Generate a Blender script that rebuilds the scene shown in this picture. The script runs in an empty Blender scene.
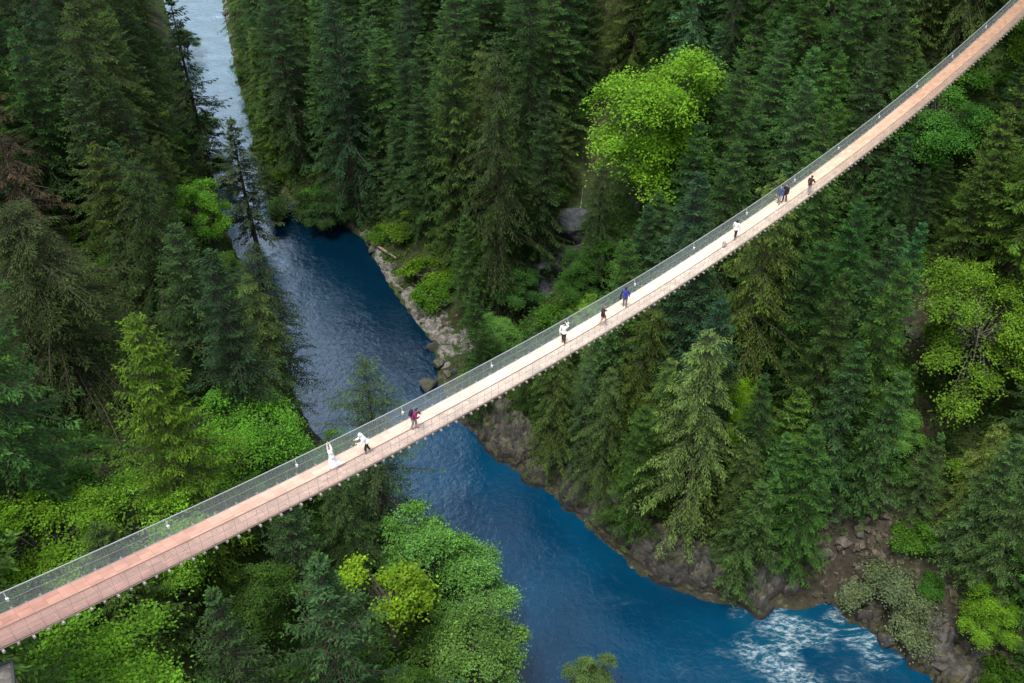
import bpy, math, random
import numpy as np
from mathutils import Vector, Matrix

random.seed(7)
RNG = np.random.default_rng(7)
SC = bpy.context.scene
COL = SC.collection
R = math.radians

# ------------------------------------------------------------ camera, sky, sun, exposure
CAM_H, CAM_P, CAM_F = 96.1, R(40.0), 1000.0
cam_d = bpy.data.cameras.new("camera")
cam = bpy.data.objects.new("camera", cam_d)
COL.objects.link(cam)
cam.location = (0, 0, CAM_H)
cam.rotation_euler = (R(90) - CAM_P, 0, 0)
cam_d.sensor_width = 36.0
cam_d.lens = CAM_F / 1024 * 36.0
cam_d.clip_end = 2000
cam_d.clip_start = 0.5
SC.camera = cam

SUN_EL, SUN_AZ = 72.0, -150.0      # direction to the sun, azimuth clockwise from +Y
wd = bpy.data.worlds.new("World")
SC.world = wd
wd.use_nodes = True
wn = wd.node_tree.nodes
sky = wn.new("ShaderNodeTexSky")
sky.sky_type = 'NISHITA'
sky.sun_disc = False
sky.sun_elevation = R(SUN_EL)
sky.sun_rotation = R(SUN_AZ)
sky.air_density = 1.0
sky.dust_density = 2.5
sky.ozone_density = 1.0
wn["Background"].inputs[1].default_value = 0.15
hs = wn.new("ShaderNodeHueSaturation")      # thin high cloud takes most of the blue out of the sky
hs.inputs["Saturation"].default_value = 0.45
wd.node_tree.links.new(sky.outputs[0], hs.inputs["Color"])
# bright patch added to the unseen sky so the river reflects a pale band
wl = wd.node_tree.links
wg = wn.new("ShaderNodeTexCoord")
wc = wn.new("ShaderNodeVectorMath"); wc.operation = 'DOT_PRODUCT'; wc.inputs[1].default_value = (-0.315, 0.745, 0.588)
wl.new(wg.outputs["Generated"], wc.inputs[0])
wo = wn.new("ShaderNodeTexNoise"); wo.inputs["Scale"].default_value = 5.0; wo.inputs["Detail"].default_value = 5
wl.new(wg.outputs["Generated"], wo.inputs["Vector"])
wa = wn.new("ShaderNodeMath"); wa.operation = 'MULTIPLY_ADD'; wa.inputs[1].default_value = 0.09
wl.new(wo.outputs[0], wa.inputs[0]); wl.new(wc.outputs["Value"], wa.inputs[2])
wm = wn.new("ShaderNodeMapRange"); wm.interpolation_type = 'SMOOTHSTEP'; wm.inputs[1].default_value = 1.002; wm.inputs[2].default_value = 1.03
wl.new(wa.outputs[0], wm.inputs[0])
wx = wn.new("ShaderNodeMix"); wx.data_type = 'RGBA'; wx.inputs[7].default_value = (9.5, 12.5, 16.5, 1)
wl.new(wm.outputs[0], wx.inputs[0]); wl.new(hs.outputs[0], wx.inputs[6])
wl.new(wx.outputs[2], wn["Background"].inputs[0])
sd = bpy.data.lights.new("sun", 'SUN')
sd.energy = 2.0
sd.angle = R(14)
sd.color = (1.0, 0.95, 0.86)
sun = bpy.data.objects.new("sun", sd)
COL.objects.link(sun)
_d = Vector((math.sin(R(SUN_AZ)) * math.cos(R(SUN_EL)), math.cos(R(SUN_AZ)) * math.cos(R(SUN_EL)), math.sin(R(SUN_EL))))
sun.rotation_euler = _d.to_track_quat('Z', 'Y').to_euler()
SC.view_settings.view_transform = 'Standard'
SC.view_settings.look = 'None'
SC.view_settings.gamma = 1.0
SC.view_settings.exposure = 0.92
SC.render.engine = 'CYCLES'
SC.cycles.max_bounces = 6
SC.cycles.transparent_max_bounces = 16


def project(p):
    c, s = math.cos(CAM_P), math.sin(CAM_P)
    x, y, z = p[0], p[1], p[2] - CAM_H
    d = y * c - z * s
    u = y * s + z * c
    if d < 0.5:
        return (-9999, -9999, d)
    return (512 + CAM_F * x / d, 341.5 - CAM_F * u / d, d)


def ray(u, v):
    a = (u - 512) / CAM_F
    b = (v - 341.5) / CAM_F
    c, s = math.cos(CAM_P), math.sin(CAM_P)
    return (a, c - b * s, -s - b * c)


def at_z(u, v, z):
    d = ray(u, v)
    t = (z - CAM_H) / d[2]
    return (d[0] * t, d[1] * t, z)


# ------------------------------------------------------------ object helpers
def tag(o, label=None, cat=None, group=None, kind=None):
    if label: o['label'] = label
    if cat: o['category'] = cat
    if group: o['group'] = group
    if kind: o['kind'] = kind
    return o


def link(name, me, parent=None, mat=None):
    o = bpy.data.objects.new(name, me)
    COL.objects.link(o)
    if parent is not None:
        o.parent = parent
    if mat is not None and me is not None:
        if len(me.materials) == 0:
            me.materials.append(mat)
    return o


def empty(name, loc, rz=0.0):
    o = bpy.data.objects.new(name, None)
    o.empty_display_size = 0.5
    COL.objects.link(o)
    o.location = loc
    o.rotation_euler = (0, 0, rz)
    return o


def mesh_np(name, V, F, smooth=False, attrs=None):
    """V (n,3); F (m,k) array, one face size per mesh, or a list of arrays."""
    me = bpy.data.meshes.new(name)
    if not isinstance(F, list):
        F = [F]
    F = [np.asarray(f, dtype=np.int32) for f in F if len(f)]
    V = np.asarray(V, dtype=np.float32)
    me.vertices.add(len(V))
    me.vertices.foreach_set("co", V.ravel())
    idx = np.concatenate([f.ravel() for f in F])
    cnt = np.concatenate([np.full(len(f), f.shape[1], dtype=np.int32) for f in F])
    st = np.concatenate([[0], np.cumsum(cnt)[:-1]]).astype(np.int32)
    me.loops.add(len(idx))
    me.loops.foreach_set("vertex_index", idx)
    me.polygons.add(len(cnt))
    me.polygons.foreach_set("loop_start", st)
    me.update(calc_edges=True)
    me.polygons.foreach_set("use_smooth", np.full(len(cnt), bool(smooth)))
    if attrs:
        for k, (dom, arr) in attrs.items():
            a = me.attributes.new(k, 'FLOAT', dom)
            a.data.foreach_set("value", np.asarray(arr, dtype=np.float32))
    me.validate()
    return me


class MB:
    """collects simple solids in one mesh"""
    def __init__(s):
        s.V, s.F4, s.F3, s.n = [], [], [], 0

    def add(s, V, F):
        V = np.asarray(V, float)
        for f in F:
            (s.F4 if len(f) == 4 else s.F3).append([i + s.n for i in f])
        s.V.append(V)
        s.n += len(V)

    def box(s, c, ax, ay, az):
        c, ax, ay, az = [np.asarray(q, float) for q in (c, ax, ay, az)]
        V = [c + i * ax + j * ay + k * az for k in (-1, 1) for j in (-1, 1) for i in (-1, 1)]
        s.add(V, [(0, 2, 3, 1), (4, 5, 7, 6), (0, 1, 5, 4), (2, 6, 7, 3), (0, 4, 6, 2), (1, 3, 7, 5)])

    def tube(s, pts, rad, k=6, cap=True):
        P = np.asarray(pts, float)
        rad = np.broadcast_to(np.asarray(rad, float), (len(P),))
        T = np.gradient(P, axis=0)
        T /= np.linalg.norm(T, axis=1, keepdims=True) + 1e-9
        ref = np.array([0, 0, 1.0]) if abs(T[0][2]) < 0.9 else np.array([1.0, 0, 0])
        A = np.cross(T, ref); A /= np.linalg.norm(A, axis=1, keepdims=True) + 1e-9
        B = np.cross(T, A)
        V = []
        for i in range(len(P)):
            for j in range(k):
                a = 2 * math.pi * j / k
                V.append(P[i] + rad[i] * (math.cos(a) * A[i] + math.sin(a) * B[i]))
        F = []
        for i in range(len(P) - 1):
            for j in range(k):
                F.append((i * k + j, i * k + (j + 1) % k, (i + 1) * k + (j + 1) % k, (i + 1) * k + j))
        if cap:
            V += [P[0], P[-1]]
            a, b = len(P) * k, len(P) * k + 1
            e = (len(P) - 1) * k
            for j in range(k):
                F.append((a, (j + 1) % k, j)); F.append((b, e + j, e + (j + 1) % k))
        s.add(V, F)

    def mesh(s, name, smooth=False, attrs=None):
        F = []
        if s.F4: F.append(np.array(s.F4))
        if s.F3: F.append(np.array(s.F3))
        return mesh_np(name, np.concatenate(s.V), F, smooth, attrs)

    def build(s, name, mat, parent=None, smooth=False):
        return link(name, s.mesh(name, smooth), parent, mat)


# ------------------------------------------------------------ noise
def _hash(ix, iy, iz, seed):
    h = (ix.astype(np.int64) * 374761393 + iy.astype(np.int64) * 668265263 + iz.astype(np.int64) * 2147483647 + seed * 974634777) & 0xffffffff
    h = ((h ^ (h >> 13)) * 1274126177) & 0xffffffff
    h = h ^ (h >> 16)
    return (h & 0xffffff) / float(0xffffff)


def vnoise(x, y, z=0.0, seed=0):
    x = np.asarray(x, float); y = np.asarray(y, float); z = np.zeros_like(x) + z
    ix, iy, iz = np.floor(x), np.floor(y), np.floor(z)
    fx, fy, fz = x - ix, y - iy, z - iz
    fx, fy, fz = [q * q * (3 - 2 * q) for q in (fx, fy, fz)]
    r = 0
    for a in (0, 1):
        for b in (0, 1):
            for c in (0, 1):
                w = (fx if a else 1 - fx) * (fy if b else 1 - fy) * (fz if c else 1 - fz)
                r = r + w * _hash(ix + a, iy + b, iz + c, seed)
    return r


def fbm(x, y, z=0.0, oct=4, seed=0):
    r, amp, s = 0, 0.5, 0
    for o in range(oct):
        r = r + amp * (vnoise(x * 2 ** o, y * 2 ** o, z * 2 ** o, seed + o) - 0.5)
        amp *= 0.5
    return r * 2


def worley(x, y, seed=0):
    """jittered cells: distance to the nearest and second nearest point, id and offset of the nearest"""
    x = np.asarray(x, float); y = np.asarray(y, float)
    ix, iy = np.floor(x), np.floor(y)
    f1 = np.full(x.shape, 9.0); f2 = np.full(x.shape, 9.0)
    cid = np.zeros(x.shape); ox = np.zeros(x.shape); oy = np.zeros(x.shape)
    for a in (-1, 0, 1):
        for b in (-1, 0, 1):
            cx, cy = ix + a, iy + b
            px = cx + _hash(cx, cy, cx * 0, seed); py = cy + _hash(cx, cy, cx * 0, seed + 1)
            d = np.hypot(x - px, y - py)
            m = d < f1
            f2 = np.where(m, f1, np.minimum(f2, d))
            f1 = np.where(m, d, f1)
            cid = np.where(m, _hash(cx, cy, cx * 0, seed + 2), cid)
            ox = np.where(m, x - px, ox); oy = np.where(m, y - py, oy)
    return f1, f2, cid, ox, oy


def blocks(x, y, size, seed):
    """broken rock: every cell a tilted block with a crack round it"""
    f1, f2, cid, ox, oy = worley(x / size, y / size, seed)
    a = cid * 37.0
    return (cid - .5) * 1.0 + .55 * (np.sin(a * 3.1) * ox + np.cos(a * 5.3) * oy) - .45 * sstep(.16, 0.0, f2 - f1)


# ------------------------------------------------------------ materials
def new_mat(name):
    m = bpy.data.materials.new(name)
    m.use_nodes = True
    nt = m.node_tree
    b = nt.nodes["Principled BSDF"]
    return m, nt, b


def mat_plain(name, col, rough=0.6, metal=0.0, var=0.15, scale=8.0):
    m, nt, b = new_mat(name)
    n = nt.nodes.new("ShaderNodeTexNoise"); n.inputs["Scale"].default_value = scale; n.inputs["Detail"].default_value = 4
    tc = nt.nodes.new("ShaderNodeTexCoord"); nt.links.new(tc.outputs["Object"], n.inputs["Vector"])
    mp = nt.nodes.new("ShaderNodeMapRange")
    mp.inputs[3].default_value = 1 - var; mp.inputs[4].default_value = 1 + var
    nt.links.new(n.outputs[0], mp.inputs[0])
    mx = nt.nodes.new("ShaderNodeMix"); mx.data_type = 'RGBA'; mx.blend_type = 'MULTIPLY'; mx.inputs[0].default_value = 1
    mx.inputs[6].default_value = (*col, 1)
    nt.links.new(mp.outputs[0], mx.inputs[7])
    nt.links.new(mx.outputs[2], b.inputs["Base Color"])
    b.inputs["Roughness"].default_value = rough
    b.inputs["Metallic"].default_value = metal
    return m


def mat_foliage():
    m, nt, b = new_mat("foliage")
    N, L = nt.nodes, nt.links
    oi = N.new("ShaderNodeObjectInfo")
    ge = N.new("ShaderNodeNewGeometry")
    at = N.new("ShaderNodeAttribute"); at.attribute_name = "tip"
    # leaf to leaf variation
    mr = N.new("ShaderNodeMapRange"); mr.inputs[3].default_value = 0.65; mr.inputs[4].default_value = 1.35
    L.new(ge.outputs["Random Per Island"], mr.inputs[0])
    # clump variation
    tc = N.new("ShaderNodeTexCoord")
    no = N.new("ShaderNodeTexNoise"); no.inputs["Scale"].default_value = 0.55; no.inputs["Detail"].default_value = 3
    L.new(tc.outputs["Object"], no.inputs["Vector"])
    m2 = N.new("ShaderNodeMapRange"); m2.inputs[1].default_value = 0.3; m2.inputs[2].default_value = 0.7
    m2.inputs[3].default_value = 0.65; m2.inputs[4].default_value = 1.35
    L.new(no.outputs[0], m2.inputs[0])
    mu = N.new("ShaderNodeMath"); mu.operation = 'MULTIPLY'
    L.new(mr.outputs[0], mu.inputs[0]); L.new(m2.outputs[0], mu.inputs[1])
    mx = N.new("ShaderNodeMix"); mx.data_type = 'RGBA'; mx.blend_type = 'MULTIPLY'; mx.inputs[0].default_value = 1
    L.new(oi.outputs["Color"], mx.inputs[6]); L.new(mu.outputs[0], mx.inputs[7])
    # young growth at shoot tips
    tipc = N.new("ShaderNodeMix"); tipc.data_type = 'RGBA'; tipc.blend_type = 'MULTIPLY'; tipc.inputs[0].default_value = 1
    L.new(mx.outputs[2], tipc.inputs[6]); tipc.inputs[7].default_value = (2.1, 2.0, 1.25, 1)
    fm = N.new("ShaderNodeMix"); fm.data_type = 'RGBA'
    L.new(at.outputs["Fac"], fm.inputs[0]); L.new(mx.outputs[2], fm.inputs[6]); L.new(tipc.outputs[2], fm.inputs[7])
    L.new(fm.outputs[2], b.inputs["Base Color"])
    b.inputs["Roughness"].default_value = 0.6
    b.inputs["Specular IOR Level"].default_value = 0.08
    tr = N.new("ShaderNodeBsdfTranslucent")
    tm = N.new("ShaderNodeMix"); tm.data_type = 'RGBA'; tm.blend_type = 'MULTIPLY'; tm.inputs[0].default_value = 1
    L.new(fm.outputs[2], tm.inputs[6]); tm.inputs[7].default_value = (1.2, 1.25, 0.5, 1)
    L.new(tm.outputs[2], tr.inputs[0])
    ms = N.new("ShaderNodeMixShader"); ms.inputs[0].default_value = 0.35
    L.new(b.outputs[0], ms.inputs[1]); L.new(tr.outputs[0], ms.inputs[2])
    L.new(ms.outputs[0], N["Material Output"].inputs[0])
    return m


def mat_bark(name, col):
    m, nt, b = new_mat(name)
    N, L = nt.nodes, nt.links
    tc = N.new("ShaderNodeTexCoord")
    mp = N.new("ShaderNodeMapping"); mp.inputs["Scale"].default_value = (6, 6, 0.8)
    no = N.new("ShaderNodeTexNoise"); no.inputs["Scale"].default_value = 2; no.inputs["Detail"].default_value = 6
    L.new(tc.outputs["Object"], mp.inputs[0]); L.new(mp.outputs[0], no.inputs["Vector"])
    cr = N.new("ShaderNodeValToRGB")
    cr.color_ramp.elements[0].position = 0.3; cr.color_ramp.elements[0].color = (col[0] * .4, col[1] * .4, col[2] * .4, 1)
    cr.color_ramp.elements[1].position = 0.7; cr.color_ramp.elements[1].color = (*col, 1)
    L.new(no.outputs[0], cr.inputs[0]); L.new(cr.outputs[0], b.inputs["Base Color"])
    bp = N.new("ShaderNodeBump"); bp.inputs["Strength"].default_value = 0.6; bp.inputs["Distance"].default_value = 0.1
    L.new(no.outputs[0], bp.inputs["Height"]); L.new(bp.outputs[0], b.inputs["Normal"])
    b.inputs["Roughness"].default_value = 0.9
    return m


def mat_rock(name, base=(0.13, 0.12, 0.105), moss=0.5, objspace=False):
    m, nt, b = new_mat(name)
    N, L = nt.nodes, nt.links
    tc = N.new("ShaderNodeTexCoord"); ge = N.new("ShaderNodeNewGeometry")
    src = tc.outputs["Object"] if objspace else ge.outputs["Position"]
    n1 = N.new("ShaderNodeTexNoise"); n1.inputs["Scale"].default_value = 1.3; n1.inputs["Detail"].default_value = 8; n1.inputs["Roughness"].default_value = 0.68
    n2 = N.new("ShaderNodeTexNoise"); n2.inputs["Scale"].default_value = 0.35; n2.inputs["Detail"].default_value = 7; n2.inputs["Roughness"].default_value = 0.7
    L.new(src, n1.inputs["Vector"]); L.new(src, n2.inputs["Vector"])
    cr = N.new("ShaderNodeValToRGB")
    e = cr.color_ramp.elements
    e[0].position = 0.3; e[0].color = (base[0] * .25, base[1] * .25, base[2] * .27, 1)
    e[1].position = 0.72; e[1].color = (base[0] * 2.1, base[1] * 2.0, base[2] * 1.9, 1)
    k = e.new(0.5); k.color = (*base, 1)
    L.new(n1.outputs[0], cr.inputs[0])
    # moss and lichen on upward faces
    sx = N.new("ShaderNodeSeparateXYZ"); L.new(ge.outputs["Normal"], sx.inputs[0])
    ma = N.new("ShaderNodeMath"); ma.operation = 'MULTIPLY_ADD'; ma.inputs[1].default_value = 0.35; L.new(sx.outputs[2], ma.inputs[0]); L.new(n2.outputs[0], ma.inputs[2])
    mr = N.new("ShaderNodeMapRange"); mr.inputs[1].default_value = 0.98 - 0.3 * moss; mr.inputs[2].default_value = 1.1 - 0.3 * moss; L.new(ma.outputs[0], mr.inputs[0])
    mc = N.new("ShaderNodeValToRGB")
    mc.color_ramp.elements[0].position = 0.4; mc.color_ramp.elements[0].color = (0.03, 0.05, 0.01, 1)
    mc.color_ramp.elements[1].position = 0.62; mc.color_ramp.elements[1].color = (0.11, 0.085, 0.022, 1)
    L.new(n1.outputs[0], mc.inputs[0])
    mx = N.new("ShaderNodeMix"); mx.data_type = 'RGBA'
    L.new(mr.outputs[0], mx.inputs[0]); L.new(cr.outputs[0], mx.inputs[6]); L.new(mc.outputs[0], mx.inputs[7])
    sp = N.new("ShaderNodeSeparateXYZ"); L.new(ge.outputs["Position"], sp.inputs[0])
    wa = N.new("ShaderNodeMath"); wa.operation = 'MULTIPLY_ADD'; wa.inputs[1].default_value = -1.6; L.new(n1.outputs[0], wa.inputs[0]); L.new(sp.outputs[2], wa.inputs[2])
    wr = N.new("ShaderNodeMapRange"); wr.inputs[1].default_value = -0.5; wr.inputs[2].default_value = 0.7; wr.inputs[3].default_value = 0.22; wr.inputs[4].default_value = 1.0
    L.new(wa.outputs[0], wr.inputs[0])
    wm = N.new("ShaderNodeMix"); wm.data_type = 'RGBA'; wm.blend_type = 'MULTIPLY'; wm.inputs[0].default_value = 1
    L.new(mx.outputs[2], wm.inputs[6]); L.new(wr.outputs[0], wm.inputs[7])
    L.new(wm.outputs[2], b.inputs["Base Color"])
    bp = N.new("ShaderNodeBump"); bp.inputs["Strength"].default_value = 0.9; bp.inputs["Distance"].default_value = 0.35
    L.new(n1.outputs[0], bp.inputs["Height"]); L.new(bp.outputs[0], b.inputs["Normal"])
    b.inputs["Roughness"].default_value = 0.8
    return m


def mat_ground():
    m, nt, b = new_mat("forest_floor")
    N, L = nt.nodes, nt.links
    ge = N.new("ShaderNodeNewGeometry")
    n1 = N.new("ShaderNodeTexNoise"); n1.inputs["Scale"].default_value = 0.9; n1.inputs["Detail"].default_value = 8; n1.inputs["Roughness"].default_value = 0.7
    n2 = N.new("ShaderNodeTexNoise"); n2.inputs["Scale"].default_value = 0.12; n2.inputs["Detail"].default_value = 5
    L.new(ge.outputs["Position"], n1.inputs["Vector"]); L.new(ge.outputs["Position"], n2.inputs["Vector"])
    cr = N.new("ShaderNodeValToRGB"); e = cr.color_ramp.elements
    e[0].position = 0.3; e[0].color = (0.012, 0.012, 0.007, 1)
    e[1].position = 0.75; e[1].color = (0.065, 0.055, 0.035, 1)
    k = e.new(0.5); k.color = (0.028, 0.028, 0.014, 1)
    L.new(n1.outputs[0], cr.inputs[0])
    gr = N.new("ShaderNodeValToRGB")
    gr.color_ramp.elements[0].position = 0.35; gr.color_ramp.elements[0].color = (0.012, 0.025, 0.006, 1)
    gr.color_ramp.elements[1].position = 0.7; gr.color_ramp.elements[1].color = (0.045, 0.075, 0.012, 1)
    L.new(n1.outputs[0], gr.inputs[0])
    mr = N.new("ShaderNodeMapRange"); mr.inputs[1].default_value = 0.38; mr.inputs[2].default_value = 0.55
    L.new(n2.outputs[0], mr.inputs[0])
    mx = N.new("ShaderNodeMix"); mx.data_type = 'RGBA'
    L.new(mr.outputs[0], mx.inputs[0]); L.new(cr.outputs[0], mx.inputs[6]); L.new(gr.outputs[0], mx.inputs[7])
    at = N.new("ShaderNodeAttribute"); at.attribute_name = "rock"
    rk = N.new("ShaderNodeValToRGB"); e = rk.color_ramp.elements
    e[0].position = 0.32; e[0].color = (0.02, 0.02, 0.018, 1)
    e[1].position = 0.75; e[1].color = (0.20, 0.18, 0.15, 1)
    k = e.new(0.55); k.color = (0.05, 0.042, 0.03, 1)
    L.new(n1.outputs[0], rk.inputs[0])
    m3 = N.new("ShaderNodeMix"); m3.data_type = 'RGBA'
    L.new(at.outputs["Fac"], m3.inputs[0]); L.new(mx.outputs[2], m3.inputs[6]); L.new(rk.outputs[0], m3.inputs[7])
    L.new(m3.outputs[2], b.inputs["Base Color"])
    bp = N.new("ShaderNodeBump"); bp.inputs["Strength"].default_value = 0.9; bp.inputs["Distance"].default_value = 0.4
    L.new(n1.outputs[0], bp.inputs["Height"]); L.new(bp.outputs[0], b.inputs["Normal"])
    b.inputs["Roughness"].default_value = 0.95
    b.inputs["Specular IOR Level"].default_value = 0.2
    return m


def mat_water():
    m, nt, b = new_mat("river_water")
    N, L = nt.nodes, nt.links
    ge = N.new("ShaderNodeNewGeometry")
    # slow variation of the water body: depth and silt
    nb = N.new("ShaderNodeTexNoise"); nb.inputs["Scale"].default_value = 0.07; nb.inputs["Detail"].default_value = 5
    L.new(ge.outputs["Position"], nb.inputs["Vector"])
    cr = N.new("ShaderNodeValToRGB")
    cr.color_ramp.elements[0].position = 0.32; cr.color_ramp.elements[0].color = (0.0004, 0.020, 0.050, 1)
    cr.color_ramp.elements[1].position = 0.68; cr.color_ramp.elements[1].color = (0.0005, 0.040, 0.090, 1)
    L.new(nb.outputs[0], cr.inputs[0])
    # dark reflection painted into the upstream water colour, so reflected sky stands out
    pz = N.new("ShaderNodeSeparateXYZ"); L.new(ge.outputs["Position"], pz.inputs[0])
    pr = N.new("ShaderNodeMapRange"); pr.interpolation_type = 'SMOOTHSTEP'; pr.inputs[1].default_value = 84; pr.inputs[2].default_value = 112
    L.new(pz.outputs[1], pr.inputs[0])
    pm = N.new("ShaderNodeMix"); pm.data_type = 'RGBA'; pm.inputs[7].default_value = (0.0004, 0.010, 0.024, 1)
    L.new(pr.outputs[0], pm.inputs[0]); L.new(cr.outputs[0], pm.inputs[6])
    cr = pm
    # the far reach blends to a paler base colour
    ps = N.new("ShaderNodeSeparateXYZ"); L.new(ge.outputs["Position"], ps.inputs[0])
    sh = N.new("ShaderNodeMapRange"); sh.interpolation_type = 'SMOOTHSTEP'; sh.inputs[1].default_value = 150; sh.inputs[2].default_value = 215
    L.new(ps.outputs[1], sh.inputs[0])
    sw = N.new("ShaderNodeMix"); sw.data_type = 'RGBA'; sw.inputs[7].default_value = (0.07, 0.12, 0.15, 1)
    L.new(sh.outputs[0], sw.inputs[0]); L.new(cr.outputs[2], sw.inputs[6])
    # foam
    mp = N.new("ShaderNodeMapping"); mp.inputs["Rotation"].default_value = (0, 0, R(28)); mp.inputs["Scale"].default_value = (0.5, 1.25, 1)
    L.new(ge.outputs["Position"], mp.inputs[0])
    nf = N.new("ShaderNodeTexNoise"); nf.inputs["Scale"].default_value = 0.3; nf.inputs["Detail"].default_value = 9
    nf.inputs["Roughness"].default_value = 0.7; nf.inputs["Distortion"].default_value = 0.8
    L.new(mp.outputs[0], nf.inputs["Vector"])
    rd = N.new("ShaderNodeMath"); rd.operation = 'SUBTRACT'; rd.inputs[1].default_value = 0.5; L.new(nf.outputs[0], rd.inputs[0])
    ab = N.new("ShaderNodeMath"); ab.operation = 'ABSOLUTE'; L.new(rd.outputs[0], ab.inputs[0])
    fa = N.new("ShaderNodeAttribute"); fa.attribute_name = "foam"
    # ridge lines are white where foam strength is high
    sc = N.new("ShaderNodeMath"); sc.operation = 'MULTIPLY'; sc.inputs[1].default_value = 0.055; L.new(fa.outputs["Fac"], sc.inputs[0])
    df = N.new("ShaderNodeMath"); df.operation = 'SUBTRACT'; L.new(sc.outputs[0], df.inputs[0]); L.new(ab.outputs[0], df.inputs[1])
    fr = N.new("ShaderNodeMapRange"); fr.inputs[1].default_value = -0.045; fr.inputs[2].default_value = 0.075
    L.new(df.outputs[0], fr.inputs[0])
    n4 = N.new("ShaderNodeTexNoise"); n4.inputs["Scale"].default_value = 2.2; n4.inputs["Detail"].default_value = 6; n4.inputs["Roughness"].default_value = 0.7
    L.new(mp.outputs[0], n4.inputs["Vector"])
    m4 = N.new("ShaderNodeMapRange"); m4.inputs[1].default_value = 0.42; m4.inputs[2].default_value = 0.68; L.new(n4.outputs[0], m4.inputs[0])
    fk = N.new("ShaderNodeMath"); fk.operation = 'MULTIPLY'; L.new(fr.outputs[0], fk.inputs[0]); L.new(m4.outputs[0], fk.inputs[1])
    gate = N.new("ShaderNodeMapRange"); gate.inputs[1].default_value = 0.10; gate.inputs[2].default_value = 0.5
    L.new(fa.outputs["Fac"], gate.inputs[0])
    fk2 = N.new("ShaderNodeMath"); fk2.operation = 'MULTIPLY'; L.new(fk.outputs[0], fk2.inputs[0]); L.new(gate.outputs[0], fk2.inputs[1])
    fk = fk2
    # aerated turquoise water around foam
    aq = N.new("ShaderNodeMix"); aq.data_type = 'RGBA'; aq.inputs[7].default_value = (0.008, 0.085, 0.13, 1)
    L.new(sw.outputs[2], aq.inputs[6])
    aqf = N.new("ShaderNodeMath"); aqf.operation = 'MULTIPLY'; L.new(fa.outputs["Fac"], aqf.inputs[0]); L.new(nf.outputs[0], aqf.inputs[1])
    L.new(aqf.outputs[0], aq.inputs[0])
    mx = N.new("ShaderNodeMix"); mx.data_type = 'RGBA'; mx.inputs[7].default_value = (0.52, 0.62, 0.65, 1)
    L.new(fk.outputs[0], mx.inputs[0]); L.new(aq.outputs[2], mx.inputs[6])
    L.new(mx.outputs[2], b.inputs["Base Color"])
    rr = N.new("ShaderNodeMapRange"); rr.inputs[3].default_value = 0.06; rr.inputs[4].default_value = 0.7
    L.new(fk.outputs[0], rr.inputs[0]); L.new(rr.outputs[0], b.inputs["Roughness"])
    b.inputs["IOR"].default_value = 1.5
    # ripples
    w1 = N.new("ShaderNodeTexNoise"); w1.inputs["Scale"].default_value = 1.1; w1.inputs["Detail"].default_value = 6; w1.inputs["Roughness"].default_value = 0.6; w1.inputs["Distortion"].default_value = 0.6
    L.new(ge.outputs["Position"], w1.inputs["Vector"])
    bp = N.new("ShaderNodeBump"); bp.inputs["Strength"].default_value = 0.5; bp.inputs["Distance"].default_value = 0.16
    L.new(w1.outputs[0], bp.inputs["Height"]); L.new(bp.outputs[0], b.inputs["Normal"])
    return m


def mat_deck():
    m, nt, b = new_mat("cedar_deck")
    N, L = nt.nodes, nt.links
    ge = N.new("ShaderNodeNewGeometry")
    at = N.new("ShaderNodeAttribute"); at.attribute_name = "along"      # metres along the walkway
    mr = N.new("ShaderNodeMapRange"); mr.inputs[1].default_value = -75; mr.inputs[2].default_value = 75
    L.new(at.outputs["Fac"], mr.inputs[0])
    cr = N.new("ShaderNodeValToRGB"); e = cr.color_ramp.elements  # plank wear and light falloff toward the ends both put into this ramp
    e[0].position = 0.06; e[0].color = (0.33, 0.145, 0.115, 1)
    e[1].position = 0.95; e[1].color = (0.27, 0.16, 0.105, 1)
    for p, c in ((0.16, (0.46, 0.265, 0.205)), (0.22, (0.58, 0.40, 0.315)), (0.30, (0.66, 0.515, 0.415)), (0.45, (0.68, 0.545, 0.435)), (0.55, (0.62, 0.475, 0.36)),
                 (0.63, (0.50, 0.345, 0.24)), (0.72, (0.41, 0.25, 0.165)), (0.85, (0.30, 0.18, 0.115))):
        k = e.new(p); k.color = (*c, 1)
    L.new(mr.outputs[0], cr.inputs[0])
    rm = N.new("ShaderNodeMapRange"); rm.inputs[3].default_value = 0.86; rm.inputs[4].default_value = 1.12
    L.new(ge.outputs["Random Per Island"], rm.inputs[0])
    no = N.new("ShaderNodeTexNoise"); no.inputs["Scale"].default_value = 1.6; no.inputs["Detail"].default_value = 6; no.inputs["Roughness"].default_value = 0.65
    L.new(ge.outputs["Position"], no.inputs["Vector"])
    r2 = N.new("ShaderNodeMapRange"); r2.inputs[1].default_value = 0.3; r2.inputs[2].default_value = 0.7; r2.inputs[3].default_value = 0.86; r2.inputs[4].default_value = 1.1
    L.new(no.outputs[0], r2.inputs[0])
    mu = N.new("ShaderNodeMath"); mu.operation = 'MULTIPLY'; L.new(rm.outputs[0], mu.inputs[0]); L.new(r2.outputs[0], mu.inputs[1])
    mx = N.new("ShaderNodeMix"); mx.data_type = 'RGBA'; mx.blend_type = 'MULTIPLY'; mx.inputs[0].default_value = 1
    L.new(cr.outputs[0], mx.inputs[6]); L.new(mu.outputs[0], mx.inputs[7])
    L.new(mx.outputs[2], b.inputs["Base Color"])
    b.inputs["Roughness"].default_value = 0.75
    b.inputs["Specular IOR Level"].default_value = 0.3
    return m


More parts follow.
